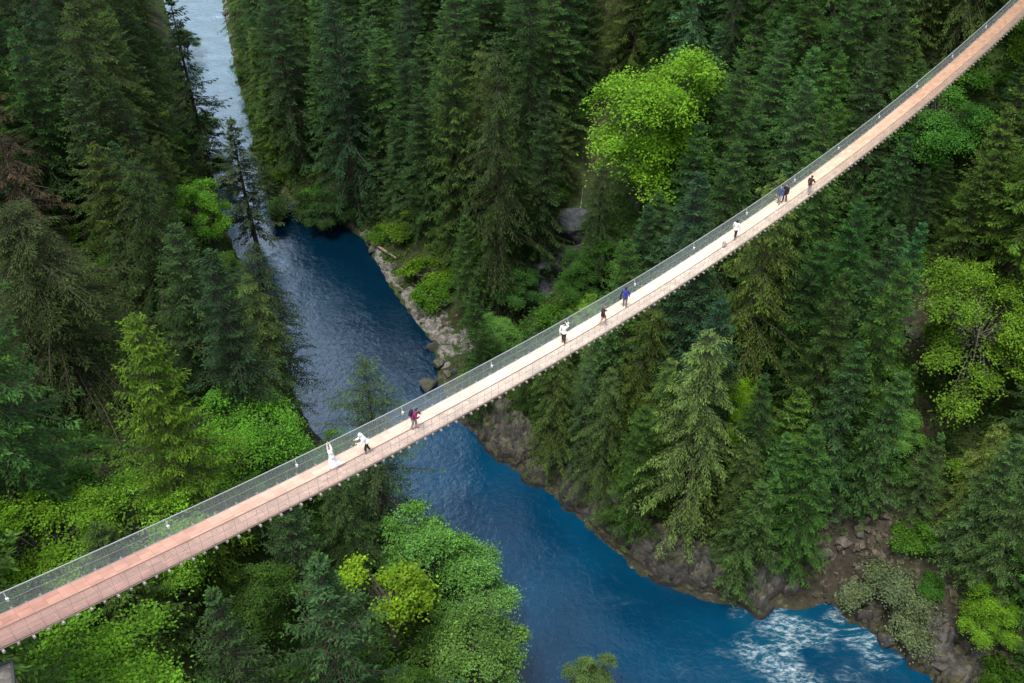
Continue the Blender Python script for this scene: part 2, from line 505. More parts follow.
def mat_net():
    """woven steel netting: wires with open holes between them"""
    m, nt, b = new_mat("wire_net")
    N, L = nt.nodes, nt.links
    uv = N.new("ShaderNodeUVMap"); uv.uv_map = "UVMap"
    mp = N.new("ShaderNodeMapping"); mp.inputs["Rotation"].default_value = (0, 0, R(45)); mp.inputs["Scale"].default_value = (30, 30, 1)
    L.new(uv.outputs[0], mp.inputs[0])
    sp = N.new("ShaderNodeSeparateXYZ"); L.new(mp.outputs[0], sp.inputs[0])
    res = []
    for ax in (0, 1):
        f = N.new("ShaderNodeMath"); f.operation = 'FRACT'; L.new(sp.outputs[ax], f.inputs[0])
        l = N.new("ShaderNodeMath"); l.operation = 'LESS_THAN'; l.inputs[1].default_value = 0.19; L.new(f.outputs[0], l.inputs[0])
        res.append(l)
    mxx = N.new("ShaderNodeMath"); mxx.operation = 'MAXIMUM'; L.new(res[0].outputs[0], mxx.inputs[0]); L.new(res[1].outputs[0], mxx.inputs[1])
    b.inputs["Base Color"].default_value = (0.33, 0.45, 0.47, 1)
    b.inputs["Roughness"].default_value = 0.5
    b.inputs["Metallic"].default_value = 0.2
    tr = N.new("ShaderNodeBsdfTransparent")
    ms = N.new("ShaderNodeMixShader")
    L.new(mxx.outputs[0], ms.inputs[0]); L.new(tr.outputs[0], ms.inputs[1]); L.new(b.outputs[0], ms.inputs[2])
    L.new(ms.outputs[0], N["Material Output"].inputs[0])
    return m


def mat_gravel():
    m, nt, b = new_mat("gravel")
    N, L = nt.nodes, nt.links
    ge = N.new("ShaderNodeNewGeometry")
    v = N.new("ShaderNodeTexVoronoi"); v.inputs["Scale"].default_value = 2.6
    L.new(ge.outputs["Position"], v.inputs["Vector"])
    n = N.new("ShaderNodeTexNoise"); n.inputs["Scale"].default_value = 0.5; n.inputs["Detail"].default_value = 8; n.inputs["Roughness"].default_value = 0.7
    L.new(ge.outputs["Position"], n.inputs["Vector"])
    cr = N.new("ShaderNodeValToRGB"); e = cr.color_ramp.elements
    e[0].position = 0.3; e[0].color = (0.05, 0.045, 0.04, 1)
    e[1].position = 0.65; e[1].color = (0.17, 0.16, 0.145, 1)
    L.new(n.outputs[0], cr.inputs[0])
    hs = N.new("ShaderNodeSeparateColor"); L.new(v.outputs["Color"], hs.inputs[0])
    mr = N.new("ShaderNodeMapRange"); mr.inputs[3].default_value = 0.5; mr.inputs[4].default_value = 1.4; L.new(hs.outputs[0], mr.inputs[0])
    mx = N.new("ShaderNodeMix"); mx.data_type = 'RGBA'; mx.blend_type = 'MULTIPLY'; mx.inputs[0].default_value = 1
    L.new(cr.outputs[0], mx.inputs[6]); L.new(mr.outputs[0], mx.inputs[7])
    L.new(mx.outputs[2], b.inputs["Base Color"])
    bp = N.new("ShaderNodeBump"); bp.inputs["Strength"].default_value = 0.8; bp.inputs["Distance"].default_value = 0.15; bp.invert = True
    L.new(v.outputs["Distance"], bp.inputs["Height"]); L.new(bp.outputs[0], b.inputs["Normal"])
    b.inputs["Roughness"].default_value = 0.9
    return m


M = dict(
    leaf=mat_foliage(), bark=mat_bark("conifer_bark", (0.085, 0.06, 0.045)), pale_bark=mat_bark("alder_bark", (0.10, 0.09, 0.075)),
    dead=mat_bark("dead_wood", (0.26, 0.19, 0.15)),
    rock=mat_rock("ledge_rock", (0.064, 0.060, 0.052), 0.8), boulder=mat_rock("boulder_rock", (0.095, 0.09, 0.08), 0.55),
    scree=mat_rock('scree_rock', (0.085, 0.070, 0.052), 0.55), slab=mat_rock("slab_rock", (0.05, 0.055, 0.07), 0.0),
    ground=mat_ground(), water=mat_water(), gravel=mat_gravel(), deck=mat_deck(), net=mat_net(),
    steel=mat_plain("galvanised_steel", (0.42, 0.43, 0.43), 0.45, 0.3), beam=mat_plain("pale_beam", (0.30, 0.28, 0.25), 0.7),
    rail=mat_plain("brown_cable", (0.22, 0.145, 0.115), 0.6), cable=mat_plain("grey_cable", (0.33, 0.35, 0.36), 0.5, 0.3),
    lamp=mat_plain("white_lamp", (0.6, 0.63, 0.66), 0.35), white_water=mat_plain("white_water", (0.2, 0.23, 0.27), 0.5, 0, 0.3, 2.0),
)

# ------------------------------------------------------------ terrain
LB = [(-190, 520), (-115, 340), (-90.6, 255.2), (-71, 202.9), (-59.5, 172.2), (-49.5, 144.4), (-40.4, 124.7), (-33.5, 108.1), (-27.3, 95.9), (-16.6, 83.5), (-9.7, 74.2), (-4.7, 65.9), (-2.3, 57.3), (2, 45), (18, 22), (45, 0), (80, -40)]
RB = [(-165, 520), (-95, 340), (-73.9, 251.8), (-62.5, 213.1), (-53.2, 184.5), (-45.6, 157.5), (-32, 149.2), (-25, 141.4), (-17.6, 124.7), (-11.5, 113.7), (-10.2, 104.9), (-7.1, 97.8), (-1.6, 90.4), (6, 83.5), (9.5, 78.7), (15, 72), (21.5, 68.6), (28.1, 67.2), (36.2, 67.9), (40.6, 63.3), (43.8, 59.6), (46.3, 57.3), (57, 42), (75, 20), (95, 0), (130, -40)]


def seg_dist(X, Y, line):
    best = np.full(X.shape, 1e9)
    for (x0, y0), (x1, y1) in zip(line[:-1], line[1:]):
        dx, dy = x1 - x0, y1 - y0
        t = np.clip(((X - x0) * dx + (Y - y0) * dy) / (dx * dx + dy * dy), 0, 1)
        best = np.minimum(best, np.hypot(X - x0 - t * dx, Y - y0 - t * dy))
    return best


def in_poly(X, Y, poly):
    X = np.asarray(X, float); Y = np.asarray(Y, float)
    r = np.zeros(X.shape, bool)
    n = len(poly)
    for i in range(n):
        x0, y0 = poly[i]; x1, y1 = poly[(i + 1) % n]
        if y0 == y1:
            continue
        c = ((y0 > Y) != (y1 > Y)) & (X < (x1 - x0) * (Y - y0) / (y1 - y0) + x0)
        r ^= c
    return r


RIVER = LB + RB[::-1]
GULLY = [(-6, 112), (3, 118.5), (10, 128), (15, 146), (18, 170)]


def sstep(a, b, x):
    t = np.clip((x - a) / (b - a), 0, 1)
    return t * t * (3 - 2 * t)


def terrain_h(X, Y):
    X = np.asarray(X, float); Y = np.asarray(Y, float)
    dl, dr = seg_dist(X, Y, LB), seg_dist(X, Y, RB)
    ins = in_poly(X, Y, RIVER)
    left = dl < dr
    # gravel bar on the far bank above the bridge
    bar = np.exp(-(((X + 14) / 9) ** 2 + ((Y - 122) / 13) ** 2)) * (~left)
    ledge = sstep(82, 100, X + Y * 0.6) * (~left)
    hr = 0.6 + 2.6 * sstep(0.5, 4, dr) + 0.62 * np.maximum(dr - 3, 0) + 0.004 * np.maximum(dr - 10, 0) ** 2
    hr = np.minimum(hr, 62 + 0.1 * dr)
    hr = hr * (1 - bar) + bar * np.minimum(hr, 0.35 + 0.10 * dr)
    hl = 0.6 + 2.0 * sstep(0.3, 3, dl) + 0.85 * np.maximum(dl - 2, 0)
    hl = np.minimum(hl, 44 + 0.12 * dl)
    h = np.where(left, hl, hr)
    # bridge landings
    for (bx, by, bz, s) in ((-42, 6, 61.5, 14), (79, 131, 57.0, 13)):
        g = np.exp(-(((X - bx) ** 2 + (Y - by) ** 2) / (s * s)) ** 2)
        h = h * (1 - g) + g * np.maximum(h, bz)
    dg = seg_dist(X, Y, GULLY)
    g = np.exp(-(dg / 5.0) ** 2)
    h = np.where(left, h, h - g * np.minimum(9.0, h * 0.75))
    dd = np.minimum(dl, dr)
    amp = sstep(1, 12, dd) * (1 - .95 * bar)
    h = h + amp * (5.0 * fbm(X / 24, Y / 24, 0, 4, 3) + 1.6 * fbm(X / 5, Y / 5, 0, 4, 9))
    h = h + 0.5 * fbm(X / 2.2, Y / 2.2, 0, 3, 5) * sstep(0, 3, dd)
    rocky = sstep(106, 100, Y) * sstep(5.5, 3.5, dr) * (~left)
    h = h - 2.2 * rocky
    h = np.maximum(h, 0.3)
    return np.where(ins, -2.5 * sstep(0, 3.0, dd) - 0.05, h)


def th(x, y):
    return float(terrain_h(np.array([x]), np.array([y]))[0])


def ground_at(u, v):
    d = ray(u, v)
    lo = None
    ts = np.arange(20, 420, 0.5)
    X, Y, Z = d[0] * ts, d[1] * ts, CAM_H + d[2] * ts
    h = terrain_h(X, Y)
    i = int(np.argmax(Z < np.maximum(h, 0)))
    return (X[i], Y[i], max(h[i], 0))


def build_terrain():
    st = 1.15
    xs = np.arange(-170, 215, st); ys = np.arange(-45, 400, st)
    X, Y = np.meshgrid(xs, ys)
    Z = terrain_h(X, Y)
    V = np.stack([X.ravel(), Y.ravel(), Z.ravel()], 1)
    ny, nx = X.shape
    i = np.arange(ny * nx).reshape(ny, nx)
    F = np.stack([i[:-1, :-1].ravel(), i[:-1, 1:].ravel(), i[1:, 1:].ravel(), i[1:, :-1].ravel()], 1)
    dr, dl = seg_dist(X, Y, RB), seg_dist(X, Y, LB)
    dd = np.minimum(dl, dr)
    rock = (1 - sstep(2.0, 6.5, dd + 4 * fbm(X / 5, Y / 5, 0, 3, 21))) * (0.15 + 0.85 * sstep(112, 98, Y))
    dg = seg_dist(X, Y, GULLY)
    rock = np.maximum(rock * .8, 0.3 * np.exp(-(dg / 4) ** 2))
    for (u, v, s) in ((935, 315, 4.0), (850, 535, 5.5), (875, 575, 5.0), (915, 630, 5.0)):
        p = ground_at(u, v)
        q = ((X - p[0]) ** 2 + (Y - p[1]) ** 2) / (s * s)
        rock = np.maximum(rock, np.clip(np.exp(-q) * 1.5 + 0.9 * fbm(X / 4, Y / 4, 0, 3, 33) * np.exp(-q), 0, 1))
    me = mesh_np("terrain", V, F, True, {"rock": ('POINT', rock.ravel())})
    tag(link("terrain", me, None, M['ground']), kind='structure')
    # river surface
    xs = np.arange(-170, 150, 1.0); ys = np.arange(-45, 400, 1.0)
    X, Y = np.meshgrid(xs, ys)
    ny, nx = X.shape
    i = np.arange(ny * nx).reshape(ny, nx)
    F = np.stack([i[:-1, :-1].ravel(), i[:-1, 1:].ravel(), i[1:, 1:].ravel(), i[1:, :-1].ravel()], 1)
    ins = in_poly(X, Y, RIVER)
    near = np.minimum(seg_dist(X, Y, LB), seg_dist(X, Y, RB)) < 2.5
    keep = (ins | near).ravel()
    F = F[keep[F].all(1)]
    # rapids beside the rocks at the downstream bend
    foam = np.zeros(X.shape)
    for (u, v, a, s) in ((790, 635, 1.0, 4.2), (830, 655, 1.0, 4.0), (845, 625, .8, 3.0), (752, 622, .5, 2.6), (800, 672, .9, 4.0), (748, 645, .55, 2.2), (870, 670, .8, 3.2), (720, 650, .3, 3.5), (690, 690, .3, 4.0), (900, 655, .8, 2.4), (872, 642, .8, 2.6), (770, 655, .8, 3.0)):
        p = at_z(u, v, 0)
        foam = np.maximum(foam, a * np.exp(-((X - p[0]) ** 2 + (Y - p[1]) ** 2) / (s * s)))
    for (u, v, a, s) in ((320, 300, .12, 8), (215, 60, .35, 9), (205, 20, .4, 9), (620, 600, .12, 7)):
        p = at_z(u, v, 0)
        foam = np.maximum(foam, a * np.exp(-((X - p[0]) ** 2 + (Y - p[1]) ** 2) / (s * s)))
    foam = foam * np.clip(.74 + 1.9 * fbm(X / 3.6, Y / 3.6, 0, 3, 46), .05, 1.2)
    Z = 0.10 * fbm(X / 2.3, Y / 2.3, 0, 3, 44) + foam * 0.9 * fbm(X / 1.9, Y / 1.9, 0, 3, 45) * (foam > .3)
    V = np.stack([X.ravel(), Y.ravel(), Z.ravel()], 1)
    me = mesh_np("river", V, F, True, {"foam": ('POINT', foam.ravel())})
    tag(link("river", me, None, M['water']), kind='structure')


build_terrain()


def resample(line, st):
    P = np.array(line, float)
    d = np.concatenate([[0], np.cumsum(np.hypot(*np.diff(P, axis=0).T))])
    s = np.arange(0, d[-1], st)
    return np.stack([np.interp(s, d, P[:, 0]), np.interp(s, d, P[:, 1])], 1), s


def shore_strip(name, line, width, prof, mat, label, cat, seed, kind=None, rough=1.0):
    """a finely modelled strip of bank laid over the terrain along a shoreline"""
    C, s = resample(line, 0.24)
    for _ in range(6):
        C[1:-1] = (C[:-2] + C[2:] + 2 * C[1:-1]) / 4
    T = np.gradient(C, axis=0); T /= np.linalg.norm(T, axis=1, keepdims=True)
    Nn = np.stack([-T[:, 1], T[:, 0]], 1)
    ds = np.arange(-1.6, width, 0.22)
    X = C[:, None, 0] + Nn[:, None, 0] * ds[None, :]
    Y = C[:, None, 1] + Nn[:, None, 1] * ds[None, :]
    jag = 1.6 * fbm(s / 3.0, s * 0 + seed, 0, 4, seed) + 0.8 * fbm(s / 9.0, s * 0, 0, 2, seed + 5)
    De = ds[None, :] + jag[:, None] * rough
    Hh = prof(De)
    Xw, Yw = X + .9 * fbm(X / 2, Y / 2, 0, 3, seed + 40), Y + .9 * fbm(X / 2, Y / 2, 5, 3, seed + 41)
    Z = Hh + rough * sstep(-0.6, 1.0, De) * (1.5 * blocks(Xw, Yw * 1.3, 2.6, seed + 2) + .6 * blocks(Xw, Yw, .95, seed + 9) + .9 * fbm(X / 3.5, Y / 3.5, 0, 5, seed + 7))
    end = np.minimum(sstep(0, 2.5, s), sstep(0, 2.5, s[-1] - s))[:, None]
    edge = 1 - sstep(width - 2.0, width - 0.3, ds)[None, :]
    tz = terrain_h(X, Y)
    Z = (Z * end * edge + (1 - end * edge) * (tz - 0.9))
    n, k = X.shape
    i = np.arange(n * k).reshape(n, k)
    F = np.stack([i[:-1, :-1].ravel(), i[1:, :-1].ravel(), i[1:, 1:].ravel(), i[:-1, 1:].ravel()], 1)
    me = mesh_np(name, np.stack([X.ravel(), Y.ravel(), Z.ravel()], 1), F, False)
    o = link(name, me, None, mat)
    tag(o, label, cat, None, kind)
    return o


# the right bank line runs downstream, so the land is on its left hand
shore_strip("rock_ledge", [(-10.2, 103), (-7.1, 97.8), (-1.6, 90.4), (6, 83.5), (9.5, 78.7), (15, 72), (21.5, 68.6), (28.1, 67.2), (34, 68.5)], 6.0,
            lambda d: -1.2 + 1.8 * sstep(-.6, 0.0, d) + 1.7 * sstep(0.5, 1.0, d) + 1.3 * sstep(2.1, 2.7, d) + 0.5 * np.maximum(d - 1.2, 0), M['rock'],
            'mossy grey rock ledge running along the river below the dense conifers', 'rock', 11, 'structure')
shore_strip("rocky_shore", [(35, 69), (37.5, 67), (40.6, 63.3), (43.8, 59.6), (46.3, 57.3), (57, 42)], 7.0,
            lambda d: -1.0 + 1.5 * sstep(-.7, 0.3, d) + 0.8 * sstep(.5, 2, d) + 0.45 * np.maximum(d - 1.2, 0), M['rock'],
            'tumbled brown rocks at the downstream bend beside the white rapids', 'rock', 31, 'structure')
shore_strip("gravel_bank", [(-45.6, 157.5), (-32, 149.2), (-25, 141.4), (-17.6, 124.7), (-11.5, 113.7), (-10.2, 106)], 7.0,
            lambda d: -0.5 + 1.05 * sstep(-.6, 0.6, d) + 0.15 * np.maximum(d, 0), M['gravel'],
            'pale gravel bar along the far bank above the bridge', 'gravel', 51, 'structure', 0.28)
shore_strip("gravel_bank", [(-92, 330), (-73.9, 251.8), (-62.5, 213.1), (-58, 200)], 7.0,
            lambda d: -0.5 + 0.9 * sstep(-.6, 0.6, d) + 0.2 * np.maximum(d, 0), M['gravel'],
            'small gravel shore beside the distant pale river', 'gravel', 61, 'structure', 0.4)

# ------------------------------------------------------------ suspension bridge curve
BP0 = (18.7804, 68.4358); BPHI = 0.8151; BW = 1.80; BLEAN = 0.0652; BRAIL = 1.18
BDX, BDY = math.cos(BPHI), math.sin(BPHI)
BNX, BNY = -BDY, BDX


def bz(t):
    return CAM_H - 46.1109 + 1.7749e-3 * (t - 10.6998) ** 2


def bp(t, lat=0.0, up=0.0):
    """point on the walkway: t along it, lat towards the upstream side, up above the boards"""
    return np.array([BP0[0] + t * BDX + lat * BNX, BP0[1] + t * BDY + lat * BNY, bz(t) + up])


def deck_at(u, v):
    best = None
    for t in np.arange(-64, 68, 0.1):
        for lat in (-.8, -.6, -.4, -.2, 0, .2, .4, .6, .8):
            q = project(bp(t, lat))
            e = (q[0] - u) ** 2 + (q[1] - v) ** 2
            if best is None or e < best[0]:
                best = (e, t, lat)
    return best[1], best[2]

# ------------------------------------------------------------ trees: meshes
def unit(a):
    return a / (np.linalg.norm(a, axis=-1, keepdims=True) + 1e-9)


def kites(P, D, U, Ln, Wd, droop=0.12):
    """one small pointed leaf spray per row"""
    S = unit(np.cross(D, U))
    Ln = np.asarray(Ln)[:, None]; Wd = np.asarray(Wd)[:, None]
    dn = np.array([0, 0, -1.0])[None, :]
    a = P
    b = P + D * Ln * .45 + S * Wd * .5
    c = P + D * Ln + dn * Ln * droop
    d = P + D * Ln * .45 - S * Wd * .5
    V = np.stack([a, b, c, d], 1).reshape(-1, 3)
    n = len(P)
    F = np.arange(n * 4).reshape(n, 4)
    return V, F


def conifer_meshes(seed, H=30.0, RR=4.2, base=0.12, nbr=330, pitch=(-0.35, 0.55), droop=0.25, upturn=0.12, twig=0.75, kl=0.5, kw=0.2, power=0.8, ragged=0.25, hang=0.25, bare=0, layer=.7):
    rg = np.random.default_rng(seed)
    P, D, U, LN, WD, TIP = [], [], [], [], [], []
    wood = MB()
    bend = rg.normal(0, 0.25, 2)
    zz = np.linspace(0, 1, 12)
    def axis(f):
        return np.array([bend[0] * math.sin(f * 2.5) * 1.2, bend[1] * math.sin(f * 3.1 + 1) * 1.2 - 0, f * H])
    wood.tube([axis(f) + np.array([0, 0, -1.5 if f == 0 else 0]) for f in zz], [max(0.03, H * 0.0135 * (1 - f) ** 0.85) for f in zz], 7)
    lob = rg.uniform(0, 6.28, 4)
    for i in range(nbr):
        q = (i + rg.random()) / nbr
        f = base + (1 - base) * q ** 0.92
        wh = (1 - base) * 1.75 / H
        f = f + (round(f / wh) * wh - f) * layer + rg.normal(0, .05) * wh
        f = min(max(f, base), .995)
        g = (f - base) / (1 - base)
        prof = (1 - g) ** power * min(1.0, 0.55 + 2.6 * g) + 0.03
        az = i * 2.39996 + rg.normal(0, 0.35)
        L = RR * prof * (1 + ragged * (math.sin(az * 2 + lob[0] + g * 9) * .5 + rg.normal(0, .55)))
        if rg.random() < ragged * 0.3:
            L *= rg.uniform(.3, .6)
        L *= .8 + .45 * float(vnoise(math.cos(az) * 1.4 + seed, math.sin(az) * 1.4, f * H / 5.0, seed))
        L = max(L, 0.35)
        pt = pitch[0] + (pitch[1] - pitch[0]) * g ** 1.3 + rg.normal(0, 0.13)
        rad = np.array([math.cos(az), math.sin(az), 0]); tan = np.array([-math.sin(az), math.cos(az), 0])
        n = max(4, int(L / 0.34))
        o = axis(f)
        ss = np.linspace(0, 1, n + 1)
        sway = rg.normal(0, .12)
        pts = np.array([o + rad * L * s * math.cos(pt) + tan * L * sway * s * s + np.array([0, 0, L * (s * math.sin(pt) - droop * s * s + upturn * s ** 4)]) for s in ss])
        if L > 0.9:
            wood.tube(pts[:: max(1, n // 4)], np.linspace(0.012 * L + 0.015, 0.008, len(pts[:: max(1, n // 4)])), 3, cap=False)
        if rg.random() < bare:
            continue
        for k in range(1, n + 1):
            s = ss[k]
            if s < 0.12 + 0.12 * (1 - g):
                continue
            bd = unit(pts[k] - pts[k - 1])
            for side in (-1, 1):
                if rg.random() < 0.08:
                    continue
                tl = (twig * (1.1 - 0.75 * s) * (0.45 + 0.55 * min(1, L / 3))) * rg.uniform(.7, 1.25)
                a = 0.95 + rg.normal(0, .2) - 0.25 * s
                td = unit(bd * math.cos(a) + tan * side * math.sin(a) + np.array([0, 0, -hang + rg.normal(0, .14)]))
                m = 2 if tl < 0.35 else 3 if tl < .6 else 4 if tl < .85 else 5 if tl < 1.1 else 6
                for j in range(m):
                    b0 = pts[k] + td * tl * j / m
                    sd = unit(np.cross(td, [0, 0, 1.0])) * (1 if j % 2 else -1)
                    dd = unit(td + sd * 0.45 * (j < m - 1) + rg.normal(0, .12, 3))
                    P.append(b0); D.append(dd)
                    U.append(unit(np.array([rg.normal(0, .38), rg.normal(0, .38), 1.0])))
                    LN.append(kl * rg.uniform(.75, 1.25) * (0.75 + 0.25 * min(1, L / 2)))
                    WD.append(kw * rg.uniform(.7, 1.3))
                    TIP.append(min(1, (max(0, s - 0.4) * .9 + .35 * j / m) * rg.uniform(.3, 1.2)))
            if k == n:
                P.append(pts[k]); D.append(bd); U.append(np.array([0, 0, 1.0])); LN.append(kl); WD.append(kw); TIP.append(0.8 * rg.random())
    for j in range(10):     # leader
        a = rg.uniform(0, 6.28)
        P.append(axis(1.0) + [0, 0, -0.12 * j]); D.append(unit(np.array([math.cos(a) * .5, math.sin(a) * .5, 1.0]))); U.append(np.array([math.cos(a), math.sin(a), .2]))
        LN.append(.6); WD.append(.16); TIP.append(.7)
    V, F = kites(np.array(P), np.array(D), np.array(U), LN, WD)
    crown = mesh_np("conifer_crown", V, F, False, {"tip": ('FACE', TIP)})
    crown.materials.append(M['leaf'])
    tr = wood.mesh("conifer_trunk", True)
    tr.materials.append(M['bark'])
    return dict(H=H, R=RR, crown=crown, trunk=tr)


def broadleaf_meshes(seed, H=18.0, RR=6.5, ncl=170, per=95, leaf=0.34, crown0=0.25, flat=0.45, spread=1.15, bark='pale_bark', stems=1):
    rg = np.random.default_rng(seed)
    wood = MB()
    P, D, U, LN, WD, TIP = [], [], [], [], [], []
    cz = H * (1 + crown0) / 2; hz = H * (1 - crown0) / 2
    cen, tone = [], []
    nl = max(7, ncl // 11)
    lob = []
    for i in range(nl):
        for _ in range(40):
            v = unit(rg.normal(0, 1, 3) * [1, 1, .9])
            if v[2] < -0.6: continue
            r = rg.uniform(.45, 1.0)
            lump = .85 + .9 * float(fbm(v[0] * 1.3 + seed, v[1] * 1.3, v[2] * 1.3, 2, seed))
            c = np.array([v[0] * RR * r * lump, v[1] * RR * r * lump, cz + v[2] * hz * r * lump])
            if all(np.linalg.norm((c - q) * [1, 1, RR / hz]) > RR * 0.40 for q, _, _ in lob): break
        lob.append((c, RR * rg.uniform(.17, .36), rg.uniform(0, .6)))
    for c, lr, tn in lob:
        for k in range(int(ncl / nl * rg.uniform(.7, 1.35) * (lr / (RR * .27)) ** 1.5) + 2):
            v = unit(rg.normal(0, 1, 3) + [0, 0, .55] + np.append(unit(c[:2] + 1e-3), 0) * .4)
            q = c + v * lr * rg.uniform(.5, 1.1) * [1, 1, min(1.0, hz / RR) * .9]
            cen.append(q); tone.append(tn + rg.uniform(-.15, .2))
    cen = [np.array([q[0], q[1], max(q[2], .25)]) for q in cen]
    # trunk and limbs
    tops = []
    for s in range(stems):
        off = rg.normal(0, .25 * (stems > 1), 2)
        top = np.array([off[0] * 6, off[1] * 6, H * .62])
        wood.tube([np.array([off[0], off[1], -1.2]), np.array([off[0] * 2, off[1] * 2, H * .2]), top * [.7, .7, .65], top], np.array([.022, .018, .013, .006]) * H / math.sqrt(stems), 7)
        tops.append((np.array([off[0] * 2, off[1] * 2, H * .2]), top))
    for c in cen[:: 2]:
        a, b = tops[rg.integers(len(tops))]
        st = a + (b - a) * rg.uniform(.1, .9)
        mid = (st + c) / 2 + [0, 0, .06 * H]
        wood.tube([st, mid, c], [H * .006, H * .004, .015], 4, cap=False)
    for c, tn in zip(cen, tone):
        n = int(per * rg.uniform(.6, 1.3))
        sz = RR * .15 * spread * rg.uniform(.5, 1.5)
        out = unit(np.array([c[0], c[1], (c[2] - cz) * .6]) + 1e-3)
        v = rg.normal(0, 1, (n, 3)) * [sz * .55, sz * .55, sz * .55 * flat] + c
        # clump leans down outwards
        v[:, 2] -= ((v[:, :2] - c[:2]) @ out[:2]) * .35
        up = unit(rg.normal(0, .42, (n, 3)) + np.array([out[0] * .35, out[1] * .35, 1.0]))
        d = unit(np.cross(up, rg.normal(0, 1, (n, 3))))
        P.append(v); U.append(up); D.append(d)
        LN.append(leaf * rg.uniform(.5, 1.4, n)); WD.append(leaf * .8 * rg.uniform(.7, 1.2, n))
        TIP.append(np.clip(tn * .6 + rg.normal(0, .18, n), 0, 1))
    V, F = kites(np.concatenate(P), np.concatenate(D), np.concatenate(U), np.concatenate(LN), np.concatenate(WD))
    crown = mesh_np("broadleaf_crown", V, F, False, {"tip": ('FACE', np.clip(np.concatenate(TIP), 0, 1))})
    crown.materials.append(M['leaf'])
    tr = wood.mesh("broadleaf_trunk", True)
    tr.materials.append(M[bark])
    return dict(H=H, R=RR, crown=crown, trunk=tr)


VAR = {
    'fir': [conifer_meshes(100 + i, 31, 4.9, .06, 270, (-.35, .55), .26, .16, 1.25, .34, .13, .58, .38) for i in range(3)],
    'hemlock': [conifer_meshes(200 + i, 30, 5.6, .04, 260, (-.15, .35), .46, .05, 1.45, .34, .13, .52, .42, .45) for i in range(3)],
    'cedar': [conifer_meshes(300 + i, 27, 5.0, .04, 280, (-.25, .5), .36, .30, 1.2, .38, .16, .55, .4, .55) for i in range(2)],
    'spire': [conifer_meshes(400 + i, 32, 3.9, .08, 270, (-.45, .4), .22, .12, 1.05, .34, .125, .68, .38) for i in range(2)],
    'sparse': [conifer_meshes(500 + i, 30, 4.2, .12, 170, (-.1, .4), .30, .14, .85, .5, .2, .7, .5, .3) for i in range(2)],
    'young': [conifer_meshes(600 + i, 16, 4.0, .03, 230, (-.1, .6), .24, .16, .85, .26, .10, .85, .3) for i in range(2)],
    'maple': [broadleaf_meshes(700 + i, 18, 7.0, 240, 120, .28, .10, .36) for i in range(3)],
    'alder': [broadleaf_meshes(800 + i, 15, 4.8, 230, 100, .24, .06, .6, 1.15, stems=2) for i in range(2)],
    'wisp': [conifer_meshes(520, 29, 6.0, .10, 200, (-.1, .4), .34, .14, 1.1, .34, .10, .6, .5, .3)],
    'lime': [broadleaf_meshes(760, 15, 4.2, 90, 40, .34, .15, .4, 1.2)],
    'shrub': [broadleaf_meshes(900 + i, 3.6, 2.7, 80, 60, .22, .0, .7, 1.4, stems=3) for i in range(3)],
    'willow': [broadleaf_meshes(950, 5.5, 5.2, 120, 120, .22, .0, .6, 1.3, stems=4)],
    'gold': [conifer_meshes(350, 31, 6.0, .05, 300, (-.2, .5), .34, .28, 1.5, .34, .14, .6, .4, .5)],
    'great': [conifer_meshes(250, 30, 8.0, .06, 400, (-.1, .3), .40, .05, 1.7, .34, .11, .55, .45, .35)],
    'dead': [conifer_meshes(970, 24, 4.2, .25, 170, (-.05, .3), .3, .1, .9, .5, .12, .6, .4, .3, .55)],
}
KIND = {'fir': ('fir_tree', 'conifer'), 'hemlock': ('hemlock_tree', 'conifer'), 'cedar': ('cedar_tree', 'conifer'), 'spire': ('spruce_tree', 'conifer'),
        'sparse': ('pine_tree', 'conifer'), 'young': ('young_fir_tree', 'conifer'), 'maple': ('maple_tree', 'broadleaf tree'), 'alder': ('alder_tree', 'broadleaf tree'),
        'gold': [conifer_meshes(350, 31, 6.0, .05, 300, (-.2, .5), .34, .28, 1.5, .34, .14, .6, .4, .5)],
    'gold': ('cedar_tree', 'conifer'), 'lime': ('maple_tree', 'broadleaf tree'), 'wisp': ('fir_tree', 'conifer'), 'great': ('hemlock_tree', 'conifer'), 'shrub': ('shrub', 'shrub'), 'willow': ('willow_bush', 'shrub'), 'dead': ('dead_fir_tree', 'conifer')}
BASECOL = {'fir': (.026, .063, .020), 'hemlock': (.035, .066, .019), 'cedar': (.045, .088, .018), 'spire': (.023, .059, .022), 'sparse': (.030, .052, .020),
           'young': (.032, .076, .022), 'maple': (.070, .160, .020), 'alder': (.056, .130, .024), 'shrub': (.044, .108, .012), 'willow': (.10, .15, .075), 'dead': (.10, .06, .042)}


def plant(kind, x, y, z, h, r, rz, col, variant=None, tilt=0.0):
    v = VAR[kind][(variant if variant is not None else random.randrange(99)) % len(VAR[kind])]
    nm = KIND[kind][0]
    root = empty(nm, (x, y, z), rz)
    rt = random.Random(int(x * 977) * 31 + int(y * 877))
    root.rotation_euler = (rt.gauss(0, tilt), rt.gauss(0, tilt), rz)
    root.scale = (r / v['R'], r / v['R'], h / v['H'])
    c = link('crown', v['crown'], root)
    c.color = (*col, 1)
    link('trunk', v['trunk'], root)
    root['category'] = KIND[kind][1]
    return root


def vary(c, k=0.28, warm=0.0):
    v = math.exp(random.gauss(0, k))
    return (c[0] * v * (1 + warm + random.gauss(0, .10)), c[1] * v, c[2] * v * (1 + random.gauss(0, .2)))


